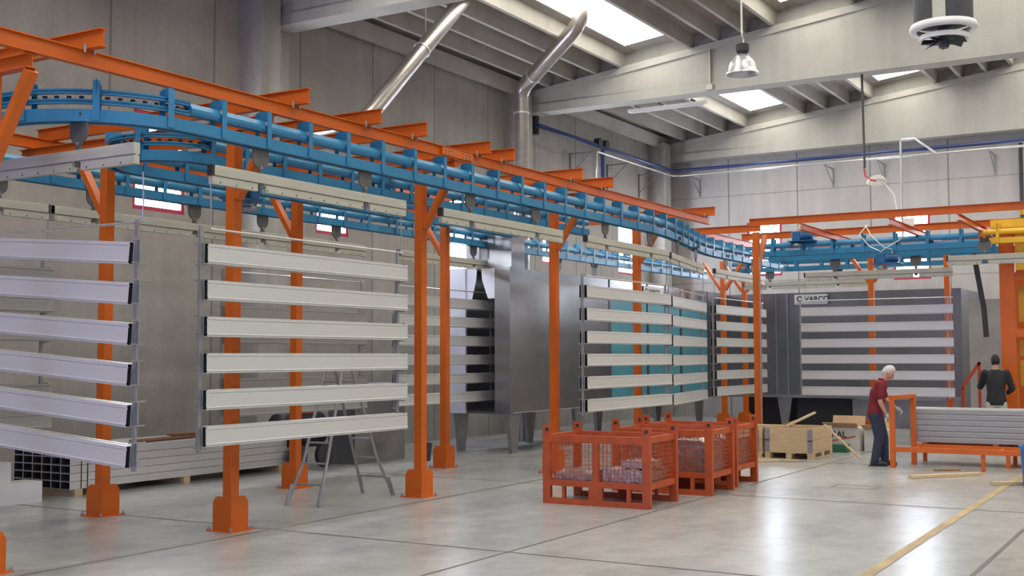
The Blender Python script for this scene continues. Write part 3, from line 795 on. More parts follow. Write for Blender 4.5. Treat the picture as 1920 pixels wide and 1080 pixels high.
# round ducts
def duct(pts, r, label, rings):
    t = thing('round_duct', label, 'duct', pts[0], world=True)
    path = fillet(pts, .35, 6) if len(pts) > 2 else [Vector(p) for p in pts]
    MB().tube(path, r, 20, cap=False).build('pipe', 'duct', t, smooth=True)
    for a, b in rings:
        a, b = Vector(a), Vector(b); d = (b - a).normalized() * .02
        MB().tube([a - d, a + d], r + .012, 20).build('clamp_ring', 'pipe_silver', t)
    return t
D2 = [(21.9, 12.9, 0.0), (21.9, 12.9, 7.62), (21.06, 11.0, 8.60), (21.1, 11.0, 8.97)]
duct(D2, .165, 'round silver duct rising behind the tracks, bending towards the skylight', [((21.9, 12.9, 7.1), (21.9, 12.9, 7.2)), ((21.72, 12.5, 7.83), (21.63, 12.3, 7.93))])
D1 = [(15.75, 14.59, 5.60), (15.6, 12.3, 5.75), (18.35, 12.08, 8.55)]
duct(D1, .15, 'slanting round silver duct hanging from a chain, left of centre', [((17.15, 12.177, 7.328), (17.7, 12.132, 7.889))])
ch = MB(); 
for i in range(34):
    zc = 7.68 + i * .025
    ch.tube([(17.25, 12.17, zc), (17.25, 12.17, zc + .024)], .009 if i % 2 else .013, 6)
tag(ch.build('chain', 'galv', org=(17.25, 12.17, 7.68)), 'light chain holding up the slanting duct', 'chain')

# ------------------------------------------------------------------ pipes on the walls
PZ = 7.38
t = thing('wall_pipe', 'dark blue pipe running round the corner high on the walls', 'pipe', (25.0, 14.3, PZ), world=True)
MB().tube(fillet([(24.6, 14.0, PZ + .02), (32.8, 14.0, PZ), (32.8, -2.0, PZ)], .25, 5), .05, 10).build('pipe', 'pipe_blue', t, smooth=True)
for x in (27.8, 28.2):
    MB().tube([(x, 13.92, PZ + .1), (x, 14.08, PZ + .1)], .12, 14).build('valve_wheel', 'black', t)
    MB().tube([(x, 14.0, PZ), (x, 14.0, PZ + .1)], .03, 8).build('valve_stem', 'black', t)
t = thing('wall_pipe', 'silver pipe running below the blue pipe round the corner', 'pipe', (28.5, 14.2, PZ - .16), world=True)
MB().tube(fillet([(27.6, 13.95, PZ - .9), (27.6, 13.95, PZ - .17), (32.7, 13.95, PZ - .17), (32.7, -2.0, PZ - .17)], [.08, .25], 5), .03, 8).build('pipe', 'pipe_silver', t, smooth=True)
MB().tube(fillet([(33.0, 7.2, PZ - .17), (32.9, 7.75, PZ + .28), (32.9, 8.25, PZ + .28)], [.05], 4), .03, 8).build('branch_pipe', 'pipe_silver', t) if False else None
tag(MB().tube(fillet([(32.66, 6.35, PZ - .17), (32.66, 6.9, PZ + .28), (32.66, 7.27, PZ + .28), (32.66, 7.27, 4.2)], [.06, .06], 4), .032, 8).build('branch_pipe', 'pipe_silver', org=(32.66, 7.27, 4.2)), 'silver branch pipe dropping down the back wall from an angled elbow', 'pipe')
tag(MB().tube([(28.1, 14.02, PZ - .05), (28.1, 14.02, PZ - .75), (28.1, 14.02, PZ - .95)], [.055, .055, .015], 10).build('pipe_dropper', 'pipe_blue', org=(28.1, 14.02, PZ - .95)), 'short dark blue dropper hanging under the valves on the left wall', 'pipe')
tag(MB().tube([(33.35, 4.35, 7.4), (33.35, 4.35, 0.0)], .05, 10).build('rain_pipe', 'dark', org=(33.35, 4.35, 0)), 'dark vertical pipe on the back wall near the right edge', 'pipe')
tag(MB().tube([(24.9, 14.25, 8.05), (24.9, 14.25, 7.25)], .08, 10).build('wall_tube', 'black', org=(24.9, 14.25, 7.25)), 'short black vertical tube beside the round duct', 'tube')
tag(MB().tube([(25.15, 14.5, 7.1), (25.15, 14.5, 4.0)], .012, 6).build('wall_cable', 'dark', org=(25.15, 14.5, 4)), 'thin dark cable hanging down the left wall behind the duct', 'cable')
for i, x in enumerate((27.3, 29.5, 31.6)):
    mb = MB().box((x, 13.9, PZ - .24), (x + .03, 14.6, PZ - .21)).box((x, 14.56, PZ - .9), (x + .03, 14.6, PZ - .24)).bar((x + .015, 13.95, PZ - .23), (x + .015, 14.58, PZ - .75), .02, .02)
    tag(mb.build('pipe_bracket', 'galv', org=(x, 14.6, PZ - .9)), '%s grey triangular pipe bracket from the left on the left wall' % ORD[i], 'bracket', 'pipe brackets')
for i, yy in enumerate((13.4, 9.35, 7.9, 5.0)):
    mb = MB().box((32.65, yy, PZ - .24), (33.5, yy + .03, PZ - .21)).box((33.46, yy, PZ - .75), (33.5, yy + .03, PZ - .24)).bar((32.7, yy + .015, PZ - .23), (33.48, yy + .015, PZ - .65), .02, .02)
    tag(mb.build('pipe_bracket', 'galv', org=(33.5, yy, PZ - .75)), '%s grey triangular pipe bracket from the left on the back wall' % ORD[i], 'bracket', 'pipe brackets')
tag(MB().tube([(32.98, 12.6, 6.35), (32.98, 13.0, 6.37)], .01, 6).build('wall_hook', 'dark', org=(32.98, 12.6, 6.35)), 'small dark fitting on the back wall joint', 'fitting') if False else None

# ------------------------------------------------------------------ lamps, fan, hanging cable
LX, LY, LZ = 16.0, 5.74, 5.83
t = thing('high_bay_lamp', 'bell-shaped aluminium high bay lamp hanging from the roof', 'lamp', (LX, LY, LZ))
MB().lathe([(.235, 0), (.228, .03), (.20, .05), (.195, .12), (.17, .18), (.12, .24), (.075, .285), (.07, .285), (.115, .235), (.165, .17), (.188, .115), (.192, .055), (.22, .02), (.228, 0), (.235, 0)], (0, 0, 0), 32).build('reflector', 'pipe_silver', t, smooth=True)
MB().lathe([(0, .27), (.07, .27), (.075, .30), (.10, .33), (.10, .43), (.09, .44), (0, .44)], (0, 0, 0), 20).build('housing', 'black', t)
MB().sphere((0, 0, .14), .05, 12, (1, 1, 1.6)).build('bulb', 'white', t, smooth=True)
MB().tube([(0, 0, .43), (.05, 0, .47), (.06, 0, .52), (0, 0, .56), (-.01, 0, .62)], .011, 8).build('hook', 'cable_white', t)
MB().tube([(-.01, 0, .60), (-.01, 0, zr(LY) + .3 - LZ)], .014, 8).build('suspension_tube', 'cable_white', t)
FX, FY, FZ = 16.0, 2.98, 5.85
t = thing('ceiling_fan_heater', 'black round ceiling fan unit with white ring and blades at the top right', 'fan', (FX, FY, FZ))
MB().lathe([(0, .30), (.37, .30), (.37, 1.2), (0, 1.2)], (0, 0, 0), 32).build('drum', 'dark', t)
MB().lathe([(.34, .20), (.42, .20), (.43, .24), (.41, .29), (.34, .27), (.34, .20)], (0, 0, 0), 36).build('upper_ring', 'white', t, smooth=True)
MB().lathe([(.27, .08), (.31, .08), (.31, .14), (.27, .14), (.27, .08)], (0, 0, 0), 36).build('lower_ring', 'white', t)
MB().box((-.39, -.10, .28), (-.37, .06, 1.2)).build('duct_strip', 'loadbar', t)
MB().lathe([(0, -.02), (.06, -.02), (.07, .02), (.07, .26), (0, .26)], (0, 0, 0), 16).build('hub', 'dark', t)
for i in range(7):
    a = 2 * math.pi * i / 7; c, s = math.cos(a), math.sin(a)
    def rr(u, v, z): return (u * c - v * s, u * s + v * c, z)
    MB().prism([rr(.05, -.03, .10), rr(.27, -.08, .12), rr(.28, .07, .02), rr(.05, .03, .06)], (0, 0, 0), (0, 0, .006)).build('blade', 'dark', t)
MB().tube([(0, 0, 1.2), (0, 0, zr(FY) - FZ + .3)], .03, 8).build('suspension_rod', 'galv', t)
t = thing('tube_light', 'long white fluorescent fixture hung beneath the concrete roof beam', 'lamp', (25.25, 10.6, 7.62), world=True)
MB().box((25.18, 9.95, 7.60), (25.32, 11.9, 7.66)).build('housing', 'white', t)
MB().tube([(25.25, 10.0, 7.585), (25.25, 11.85, 7.585)], .02, 10).build('tube', 'white', t)
for yy in (10.2, 11.0, 11.6): MB().box((25.02, yy, 7.66), (25.27, yy + .03, 7.70)).build('clip', 'dark', t)
tag(MB().box((24.44, 9.48, 7.72), (24.513, 9.62, 7.84)).box((24.48, 9.535, 7.84), (24.548, 9.56, 8.66)).build('junction_box', 'loadbar', org=(24.51, 9.55, 7.72)), 'grey junction box with vertical conduit on the roof beam', 'junction box')
t = thing('hanging_cable_pole', 'dark pole hanging from the roof beam with coiled white cable', 'cable', (24.75, 6.25, 5.55), world=True)
MB().tube([(24.75, 6.27, 7.7), (24.75, 6.25, 5.72)], .025, 8).build('pole', 'dark', t)
MB().tube([(24.75, 6.27, 5.74), (24.74, 6.24, 5.55), (24.72, 6.12, 5.45), (24.70, 6.0, 5.42)], .02, 8).build('hook', 'red', t)
cm = MB()
for k in range(3):
    pts = [(24.7 + .05 * math.sin(a * 2), 6.0 + (.20 - .02 * k) * math.cos(a), 5.40 + .03 * k + .07 * math.sin(a)) for a in [2 * math.pi * i / 20 for i in range(21)]]
    cm.tube(pts, .012, 6)
cm.tube([(24.7, 5.84, 5.36), (24.7, 5.65, 5.1), (24.68, 5.6, 4.8), (24.65, 5.52, 4.47)], .011, 6)
cm.build('coiled_cable', 'cable_white', t)
# loose cables around the crosswise track
for i, pts in enumerate(([(24.1, 6.1, 4.45), (24.0, 5.95, 4.2), (24.05, 5.7, 3.95), (24.0, 5.4, 4.1), (24.0, 5.2, 4.4)], [(24.1, 6.05, 4.46), (24.0, 6.2, 4.25), (24.02, 6.0, 4.0), (24.0, 5.8, 3.9)])):
    tag(MB().tube(fillet(pts, .05, 4), .01, 6).build('loose_cable', 'cable_white', org=pts[0]), ('wide looping' if i == 0 else 'short curled') + ' pale cable dangling over the crosswise blue track', 'cable')
tag(MB().box((23.95, 5.12, 4.36), (24.05, 5.32, 4.52)).build('sensor_box', 'white', org=(24, 5.2, 4.36)), 'small white control box on the crosswise orange beam', 'box')

# ------------------------------------------------------------------ yellow and orange lift at the right edge
t = thing('lift_station', 'orange and yellow steel lift frame at the right edge, behind the worker in black', 'machine', (24.6, 3.3, 0), world=True)
for (x, yy) in ((24.7, 3.52), (24.7, 1.2), (26.0, 3.52), (26.0, 1.2)):
    MB().box((x - .1, yy - .14, 0), (x + .1, yy + .14, 4.32)).build('column', 'orange', t, bevel=.01)
for z in (.62, 2.15, 3.25, 4.1):
    MB().box((24.62, 1.2, z), (24.72, 3.4, z + .16)).build('cross_bar', 'orange', t)
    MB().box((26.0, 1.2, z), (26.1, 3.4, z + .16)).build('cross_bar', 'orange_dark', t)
for z, h in ((1.2, .5), (1.78, .32), (2.45, .72), (3.5, .5)):
    MB().box((24.85, 1.3, z), (24.9, 3.36, z + h)).build('guard_panel', 'yellow_dark', t)
MB().box((24.5, 3.1, 3.45), (24.62, 3.34, 4.32)).build('carriage', 'yellow', t)
MB().box((24.3, 1.2, 4.26), (24.42, 3.75, 4.42)).build('lift_beam', 'yellow', t)
MB().box((24.3, 1.2, 4.62), (24.36, 3.3, 4.66)).build('top_rod', 'yellow', t)
for yy in (3.15, 2.7): MB().box((24.26, yy, 4.5), (24.4, yy + .06, 4.75)).build('clamp', 'yellow_dark', t)
t = thing('safety_gate', 'low orange tubular gate standing left of the worker in black', 'gate', (27.2, 4.75, 0), world=True)
MB().bar((27.2, 4.85, .0), (27.2, 4.85, 1.1), .06, .06).build('upright', 'orange_dark', t)
MB().bar((27.2, 4.5, 0), (27.2, 4.5, 1.65), .06, .06).build('upright', 'orange_dark', t)
MB().bar((27.2, 4.87, 1.08), (27.2, 4.48, 1.66), .06, .06).build('slanted_rail', 'orange_dark', t)
MB().bar((27.2, 4.9, .42), (27.2, 3.3, .42), .05, .07).build('lower_rail', 'orange_dark', t)
tag(MB().box((29.0, 3.6, .3), (29.06, 5.0, 3.1)).build('grey_partition', 'panel_grey', org=(29, 4, .3)), 'pale grey partition panel between booth and lift', 'panel')
tag(MB().tube([(23.9, 4.0, 3.75), (24.0, 3.86, 2.7), (24.02, 3.83, 2.15)], .05, 10).build('black_hose', 'black', org=(24, 3.9, 2.15)), 'black hose sloping down along the lift above the worker in black', 'hose')

# ------------------------------------------------------------------ mesh crates
def mesh_crate(label, x0, y0, dx, dy, rz, fill):
    """local: x 0..dx away, y 0..dy to the left"""
    t = thing('mesh_crate', label, 'crate', (x0, y0, 0), rz)
    H = .86; m = 'crate_orange'
    w = .10
    for cx in (0, dx - .06):
        for cy in (0, dy - w):
            MB().box((cx, cy, 0), (cx + .06, cy + w, H)).build('corner_post', m, t)
            e = .012 if cy == 0 else -.012
            MB().prism([(cx + .02, cy - .01, H), (cx + .02, cy + w + .01, H), (cx + .02, cy + w + .01, H + .1), (cx + .02, cy - .01, H + .1)], (0, 0, 0), (.012, 0, 0)).build('stacking_ear', m, t)
            MB().tube([(cx + .017, cy + w / 2, H + .045), (cx + .021, cy + w / 2, H + .045)], .024, 12).build('lifting_hole', 'black', t)
    for cx in (0, dx - .05):
        MB().box((cx, w, H - .11), (cx + .05, dy - w, H - .02)).build('top_rail', m, t)
        MB().box((cx, w, .22), (cx + .05, dy - w, .29)).build('floor_rail', m, t)
        MB().box((cx, w, .0), (cx + .05, dy - w, .07)).build('skid', m, t)
        for yy, ww in ((.26, .04), (dy / 2 - .09, .18), (dy - .3, .04)):
            MB().box((cx, yy, .07), (cx + .05, yy + ww, .22)).build('foot_web', m, t)
        MB().box((cx, dy / 2 - .04, .29), (cx + .05, dy / 2 + .04, H - .11)).build('middle_post', m, t)
    for cy in (0.02, dy - .07):
        MB().box((.06, cy, H - .09), (dx - .06, cy + .05, H - .02)).build('top_rail', m, t)
        MB().box((.06, cy, .22), (dx - .06, cy + .05, .29)).build('floor_rail', m, t)
        MB().box((.06, cy, .29), (.07, cy + .03, .3)).build('side_lip', m, t)
    MB().box((.05, .07, .25), (dx - .05, dy - .07, .27)).build('floor_sheet', m, t)
    r = .0028
    def grid(u0, u1, v0, v1, f):
        g = MB(); n = int((u1 - u0) / .05); k = int((v1 - v0) / .05)
        for i in range(n + 1):
            u = u0 + (u1 - u0) * i / n; g.bar(f(u, v0), f(u, v1), 2 * r, 2 * r)
        for i in range(k + 1):
            v = v0 + (v1 - v0) * i / k; g.bar(f(u0, v), f(u1, v), 2 * r, 2 * r)
        g.build('wire_mesh', m, t)
    for cx in (.025, dx - .025):
        grid(w, dy / 2 - .04, .29, H - .11, lambda u, v, c=cx: (c, u, v)); grid(dy / 2 + .04, dy - w, .29, H - .11, lambda u, v, c=cx: (c, u, v))
    for cy in (.045, dy - .045): grid(.06, dx - .06, .29, H - .09, lambda u, v, c=cy: (u, c, v))
    # contents
    rnd = random.Random(int(x0 * 10))
    c, s = math.cos(rz), math.sin(rz)
    z = .275
    items = []
    for (cx, cy, lx, ly, lz, zz) in fill: items.append((cx, cy, lx, ly, lz, zz))
    for i, (cx, cy, lx, ly, lz, zz) in enumerate(items):
        mb = MB(); nn = 6
        # folded, slightly crumpled sheet parcels
        vs = []
        for a in range(nn + 1):
            for b in range(nn + 1):
                vs.append((cx - lx / 2 + lx * a / nn, cy - ly / 2 + ly * b / nn, zz + lz + rnd.uniform(-.025, .025) - .03 * (abs(a / nn - .5) + abs(b / nn - .5))))
        fs = [(a * (nn + 1) + b, (a + 1) * (nn + 1) + b, (a + 1) * (nn + 1) + b + 1, a * (nn + 1) + b + 1) for a in range(nn) for b in range(nn)]
        base = len(vs)
        ring = [(a, 0) for a in range(nn)] + [(nn, b) for b in range(nn)] + [(a, nn) for a in range(nn, 0, -1)] + [(0, b) for b in range(nn, 0, -1)]
        for a, b in ring: vs.append((cx - lx / 2 + lx * a / nn, cy - ly / 2 + ly * b / nn, zz))
        q = len(ring)
        for k2 in range(q):
            a, b = ring[k2]; a2, b2 = ring[(k2 + 1) % q]
            fs.append((a * (nn + 1) + b, base + k2, base + (k2 + 1) % q, a2 * (nn + 1) + b2))
        fs.append(tuple(base + k2 for k2 in range(q)))
        mb.add([(x0 + vx * c - vy * s, y0 + vx * s + vy * c, vz) for vx, vy, vz in vs], fs)
        o = mb.build('metal_scrap_bundle', 'scrap', org=(x0 + cx * c - cy * s, y0 + cx * s + cy * c, zz))
        which = ['left', 'right', 'upper right', 'upper left', 'topmost'][i]
        tag(o, 'shiny %s bundle of metal scrap inside the %s' % (which, label.split(' filled')[0].split(' with')[0]), 'scrap metal', 'metal scrap in the crates')
    return t
mesh_crate('front orange mesh crate with low shiny scrap', 12.80, 5.80, .92, 1.42, R_(2), [(.45, 1.02, .7, .55, .13, .275), (.45, .40, .7, .6, .17, .275), (.5, .3, .5, .35, .10, .45)])
mesh_crate('middle orange mesh crate filled high with scrap', 14.42, 5.66, .86, 1.42, R_(1), [(.42, 1.0, .7, .6, .40, .275), (.42, .40, .7, .62, .44, .275)])
mesh_crate('rearmost orange mesh crate with dark load', 15.55, 5.74, .86, 1.42, R_(0), [(.42, 1.0, .7, .6, .42, .275), (.42, .40, .7, .62, .40, .275)])

# ------------------------------------------------------------------ wooden collar crates, boxes, planks
def collar(label, x0, y0, dx, dy, rz=0):
    t = thing('pallet_crate', label, 'crate', (x0, y0, 0), rz)
    for yy in (0.0, dy / 2 - .05, dy - .1):
        for xx in (0, dx / 2 - .07, dx - .14): MB().box((xx, yy, .02), (xx + .14, yy + .1, .10)).build('pallet_block', 'wood', t)
        MB().box((0, yy, 0), (dx, yy + .1, .02)).build('pallet_skid', 'wood', t)
    MB().box((0, 0, .10), (dx, dy, .14)).build('pallet_deck', 'wood', t)
    for lv in range(2):
        z0, z1 = .145 + .195 * lv, .335 + .195 * lv
        MB().box((0, 0, z0), (.02, dy, z1)).build('side_board', 'wood', t); MB().box((dx - .02, 0, z0), (dx, dy, z1)).build('side_board', 'wood', t)
        MB().box((.02, 0, z0), (dx - .02, .02, z1)).build('side_board', 'wood', t); MB().box((.02, dy - .02, z0), (dx - .02, dy, z1)).build('side_board', 'wood', t)
        for (xx, yy) in ((-.004, 0), (-.004, dy)):
            MB().box((xx - .004, yy - (.09 if yy else -.0), z0 - .03), (xx + .004, yy + (0 if yy else .09), z1 - .01)).build('hinge_plate', 'galv', t)
    return t
collar('right pine pallet crate with offcuts on top, left of the worker in red', 20.32, 6.12, 1.2, .86)
collar('left pine pallet crate, next to the rearmost orange crate', 20.15, 7.02, 1.2, .86)
def plank(p, q, w, h, label, m='wood', up=(0, 0, 1)):
    return tag(MB().bar(p, q, w, h, up).build('wooden_plank', m, org=p), label, 'plank')
plank((20.35, 7.85, .56), (20.5, 6.4, .56), .10, .03, 'pine board lying along the top of the two pallet crates')
plank((20.4, 6.62, .555), (20.7, 6.18, .80), .09, .03, 'short pine plank sticking up out of the right pallet crate')
plank((20.55, 6.74, .56), (20.7, 6.36, .70), .08, .03, 'small reddish offcut leaning on the right pallet crate', 'wood_dark')
plank((20.55, 5.98, .60), (20.55, 5.36, .03), .05, .03, 'thin pine lath leaning down from the right pallet crate')
plank((19.2, 7.0, .02), (19.7, 6.5, .02), .09, .03, 'pine board on the floor in front of the left pallet crate')
plank((19.5, 7.25, .055), (19.75, 6.2, .02), .07, .025, 'long thin lath on the floor before the pallet crates')
plank((19.0, 7.1, .05), (19.45, 6.75, .02), .07, .03, 'splintered board end beside the rearmost orange crate')
plank((17.9, 3.95, .025), (18.9, 3.15, .025), .10, .045, 'pine batten lying on the floor under the profile trolley')
plank((18.9, 3.45, .07), (18.65, 3.75, .07), .09, .03, 'dark offcut lying on the batten under the profile trolley', 'wood_dark')
plank((17.55, 2.78, .025), (18.1, 2.0, .025), .10, .045, 'pine batten on the floor at the right edge near the blue bin')
def carton(label, x, y, dx, dy, h, flaps=True, m='carton_white', rz=0, txt=None):
    t = thing('cardboard_box', label, 'box', (x, y, 0), rz)
    MB().box((0, 0, 0), (dx, dy, h)).build('body', m, t)
    if flaps:
        MB().prism([(0, 0, h), (0, dy, h), (-.14, dy + .02, h + .10), (-.14, -.02, h + .10)], (0, 0, 0), (.004, 0, .004)).build('flap', 'cardboard', t)
        MB().prism([(dx, 0, h), (dx, dy, h), (dx + .06, dy, h + .2), (dx + .06, 0, h + .2)], (0, 0, 0), (.004, 0, .004)).build('flap', 'cardboard', t)
    if txt:
        text(txt, (-.002, dy - .12, h * .6), (math.pi / 2, 0, -math.pi / 2), .16, 'ink', t)
        MB().prism([(-.003, dy - .06, .16), (-.003, dy - .06, .19), (-.003, .05, .30), (-.003, .05, .27)], (0, 0, 0), (.002, 0, 0)).build('red_stripe', 'ink_red', t)
    return t
carton('white carton with printed letters and red stripe behind the leaning lath', 22.4, 5.88, .5, .62, .44, True, 'carton_white', 0, 'RAL')
carton('open brown carton behind the worker in red', 22.6, 5.42, .5, .40, .40, True, 'carton_white')
carton('low green box at the foot of the printed carton', 22.05, 6.02, .3, .38, .14, False, 'green')

# ------------------------------------------------------------------ profile trolley at the right
t = thing('profile_trolley', 'orange steel trolley frame carrying grey profiles, right of the worker in red', 'trolley', (19.5, 4.5, 0), world=True)
for (x, yy) in ((19.5, 4.57), (20.25, 4.40)):
    MB().bar((x, yy, 0), (x, yy, 1.16), .075, .075).build('end_upright', 'orange', t)
MB().bar((19.46, 4.58, 1.13), (20.29, 4.39, 1.13), .07, .06).build('top_bar', 'orange', t)
for x, yy in ((19.5, 4.57), (20.25, 4.40), (21.0, 4.40)):
    MB().bar((x, yy, .30), (x, .6, .30), .06, .08).build('long_beam', 'orange', t)
for x, yy in ((19.54, 3.21), (20.25, 2.95), (21.0, 4.38), (21.0, 2.95), (19.5, .8), (20.25, .8), (21.0, .8)):
    MB().bar((x, yy, 0), (x, yy, .27), .06, .06).build('leg', 'orange', t)
for yy in (4.3, 3.0, .8): MB().bar((19.5, yy, .29), (21.0, yy, .29), .05, .05).build('cross_bar', 'orange', t)
for yy in (4.2, 3.1, 2.0, 1.1): MB().box((20.3, yy, .34), (21.02, yy + .08, .37)).build('bearer', 'wood_dark', t)
gp = None
for k in range(6):
    for j in range(3):
        z = .372 + .093 * k; x = 20.33 + .235 * j
        lab = 'grey profile on the orange trolley, %s layer from the bottom, %s column from the front' % (ORD[k], ORD[j])
        if gp is None:
            gp = MB().extr([(-.108, 0), (.108, 0), (.108, .07), (.10, .086), (-.10, .086), (-.108, .07)], (0, 0, 0), (0, -3.4, 0)).build('grey_profile', 'grey_profile'); o = gp
        else: o = gp.copy(); COL.objects.link(o)
        o.location = (x + .11, 4.48, z); tag(o, lab, 'profile', 'grey profiles stacked on the trolley')
tag(MB().lathe([(0, 0), (.28, 0), (.31, .5), (.33, .52), (.33, .55), (.29, .55), (.27, .03), (0, .03)], (17.75, 2.12, 0), 24).build('blue_bin', 'plastic_blue', org=(17.75, 2.12, 0)), 'blue plastic bin cut off by the right edge', 'bin')

# ------------------------------------------------------------------ stepladder
t = thing('stepladder', 'old double-sided metal stepladder behind the nearest panel rack', 'ladder', (11.7, 9.6, 0), world=True)
def stile(a, b, mid):
    MB().tube([a, mid, b], .02, 8).build('stile', 'steel_dull', t)
top = 1.78
A0, A1 = (10.98, 9.80, 0), (11.06, 9.36, 0); B0, B1 = (12.5, 9.82, 0), (12.52, 9.34, 0)
TA0, TA1, TB0, TB1 = (11.62, 9.70, top), (11.62, 9.44, top), (11.72, 9.70, top), (11.72, 9.44, top)
def mix(a, b, k): return tuple(a[i] + (b[i] - a[i]) * k for i in range(3))
for a, b in ((A0, TA0), (A1, TA1), (B0, TB0), (B1, TB1)):
    m1 = mix(a, b, .28); dx = .05 if a[0] < 11.5 else -.05
    stile(a, b, (m1[0] + dx, m1[1] + (0.03 if a[1] < 9.6 else -.03), m1[2]))
    MB().tube([a, mix(a, b, .14)], .028, 8).build('foot_sleeve', 'galv', t)
for k in (.14, .28, .42, .56, .70, .84):
    for a, b, c, d in ((A0, TA0, A1, TA1), (B0, TB0, B1, TB1)):
        p, q = mix(a, b, k), mix(c, d, k)
        s = .045 * (1 - abs(k - .28) / .72) * (1 if a[0] < 11.5 else -1)
        MB().tube([(p[0] + s, p[1] - .02, p[2]), (q[0] + s, q[1] + .02, q[2])], .013, 8).build('rung', 'steel_dull', t)
for yy in (9.44, 9.70): MB().box((11.58, yy - .02, top - .04), (11.76, yy + .02, top + .06)).build('hinge', 'galv', t)

# ------------------------------------------------------------------ profile pile by the left wall
gp = None
cols = ['first', 'second', 'third', 'fourth', 'fifth', 'sixth']
for yy, x in ((0, 0),):
    for i, xx in enumerate((10.32, 12.2, 14.2)):
        tag(MB().box((xx, 12.84, 0), (xx + .12, 14.02, .09)).build('wooden_bearer', 'wood', org=(xx, 12.84, 0)), '%s wooden bearer from the left under the profile pile' % ORD[i], 'bearer')
for k in range(5):
    for j in range(6):
        z = .092 + .104 * k
        lab = 'profile in the pile by the left wall, %s layer up, %s row back' % (ORD[k], ORD[j])
        if gp is None:
            mb = MB(); o_ = [(-.092, 0), (.092, 0), (.092, .098), (-.092, .098)]; i_ = [(-.087, .005), (.087, .005), (.087, .093), (-.087, .093)]
            vs = []
            for x in (0, 4.4): vs += [(x, a, b) for a, b in o_] + [(x, a, b) for a, b in i_]
            fs = []
            for i in range(4):
                q = (i + 1) % 4; fs += [(i, q, 8 + q, 8 + i), (4 + i, 4 + q, 12 + q, 12 + i), (i, q, 4 + q, 4 + i), (8 + i, 8 + q, 12 + q, 12 + i)]
            gp = mb.add(vs, fs).build('aluminium_profile', 'alu'); o = gp
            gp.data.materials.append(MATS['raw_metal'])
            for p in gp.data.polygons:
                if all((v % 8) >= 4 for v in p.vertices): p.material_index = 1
        else: o = gp.copy(); COL.objects.link(o)
        o.location = (10.25, 12.95 + .19 * j, z); tag(o, lab, 'profile', 'profiles piled by the left wall')
tag(MB().bar((11.5, 13.1, .635), (13.6, 13.35, .635), .16, .035).build('wooden_plank', 'wood_dark', org=(11.5, 13.1, .63)), 'lower reddish board lying on the profile pile by the wall', 'plank')
tag(MB().bar((12.3, 13.25, .675), (13.9, 13.2, .675), .13, .03).build('wooden_plank', 'wood_dark', org=(12.3, 13.25, .67)), 'upper reddish board lying on the profile pile by the wall', 'plank')
for i, xx in enumerate((10.42, 10.52)):
    tag(MB().box((xx, 12.852, .09), (xx + .012, 12.856, .62)).build('packing_strap', 'black', org=(xx, 12.85, .09)), '%s black strap round the front of the profile pile' % ('left' if i == 0 else 'right'), 'strap')
tag(MB().box((7.0, 12.75, 0), (9.75, 13.1, .26)).build('long_box', 'white', org=(7, 12.75, 0)), 'lower long white box at the left edge by the profile pile', 'box')
tag(MB().box((7.0, 12.82, .262), (9.35, 13.1, .52)).build('long_box', 'white', org=(7, 12.82, .26)), 'upper long white box at the left edge by the profile pile', 'box')
tag(MB().box((15.7, 12.5, 0), (17.1, 13.1, 1.35)).build('grey_cabinet', 'steel_dull', org=(15.7, 12.5, 0), bevel=.01), 'plain grey metal cabinet left of the tunnel, behind the second near post', 'cabinet')
t = thing('compressor', 'dark wheeled compressor with red cover behind the stepladder', 'machine', (14.5, 13.0, 0), world=True)
MB().tube([(14.4, 13.0, .62), (15.25, 13.0, .62)], .30, 20).build('tank', 'black', t, smooth=True)
MB().box((14.55, 12.85, .86), (15.1, 13.15, 1.02)).build('cover', 'red', t)
for x in (14.5, 15.15):
    MB().tube([(x, 12.68, .2), (x, 12.75, .2)], .2, 18).build('wheel', 'dark', t)
    MB().bar((x, 12.72, .2), (x, 12.95, .45), .05, .05).build('wheel_strut', 'galv', t)
tag(MB().lathe([(0, 0), (.12, 0), (.15, .3), (.16, .31), (.13, .31), (.11, .02), (0, .02)], (16.9, 11.95, 0), 18).build('dark_bucket', 'dark', org=(16.9, 11.95, 0)), 'dark round bucket left of the tunnel mouth', 'bucket')

# ------------------------------------------------------------------ people
def skin_obj(name, verts, edges, rad, m, parent, sub=2, root=0):
    me = bpy.data.meshes.new(name); me.from_pydata([Vector(v) for v in verts], edges, [])
    ob = bpy.data.objects.new(name, me); COL.objects.link(ob)
    if parent is not None: ob.parent = parent
    md = ob.modifiers.new('skin', 'SKIN')
    for i, r in enumerate(rad):
        rr = (r, r) if not isinstance(r, tuple) else r
        me.skin_vertices[0].data[i].radius = rr
        me.skin_vertices[0].data[i].use_root = (i == root)
    md.use_smooth_shade = True
    sb = ob.modifiers.new('sub', 'SUBSURF'); sb.levels = sub; sb.render_levels = sub
    me.materials.append(MATS[m])
    # bake modifiers so that the material and the evaluated mesh travel with the object
    dg = bpy.context.evaluated_depsgraph_get(); m2 = bpy.data.meshes.new_from_object(ob.evaluated_get(dg))
    ob.modifiers.clear(); ob.data = m2
    if not m2.materials: m2.materials.append(MATS[m])
    for p in m2.polygons: p.use_smooth = True
    return ob

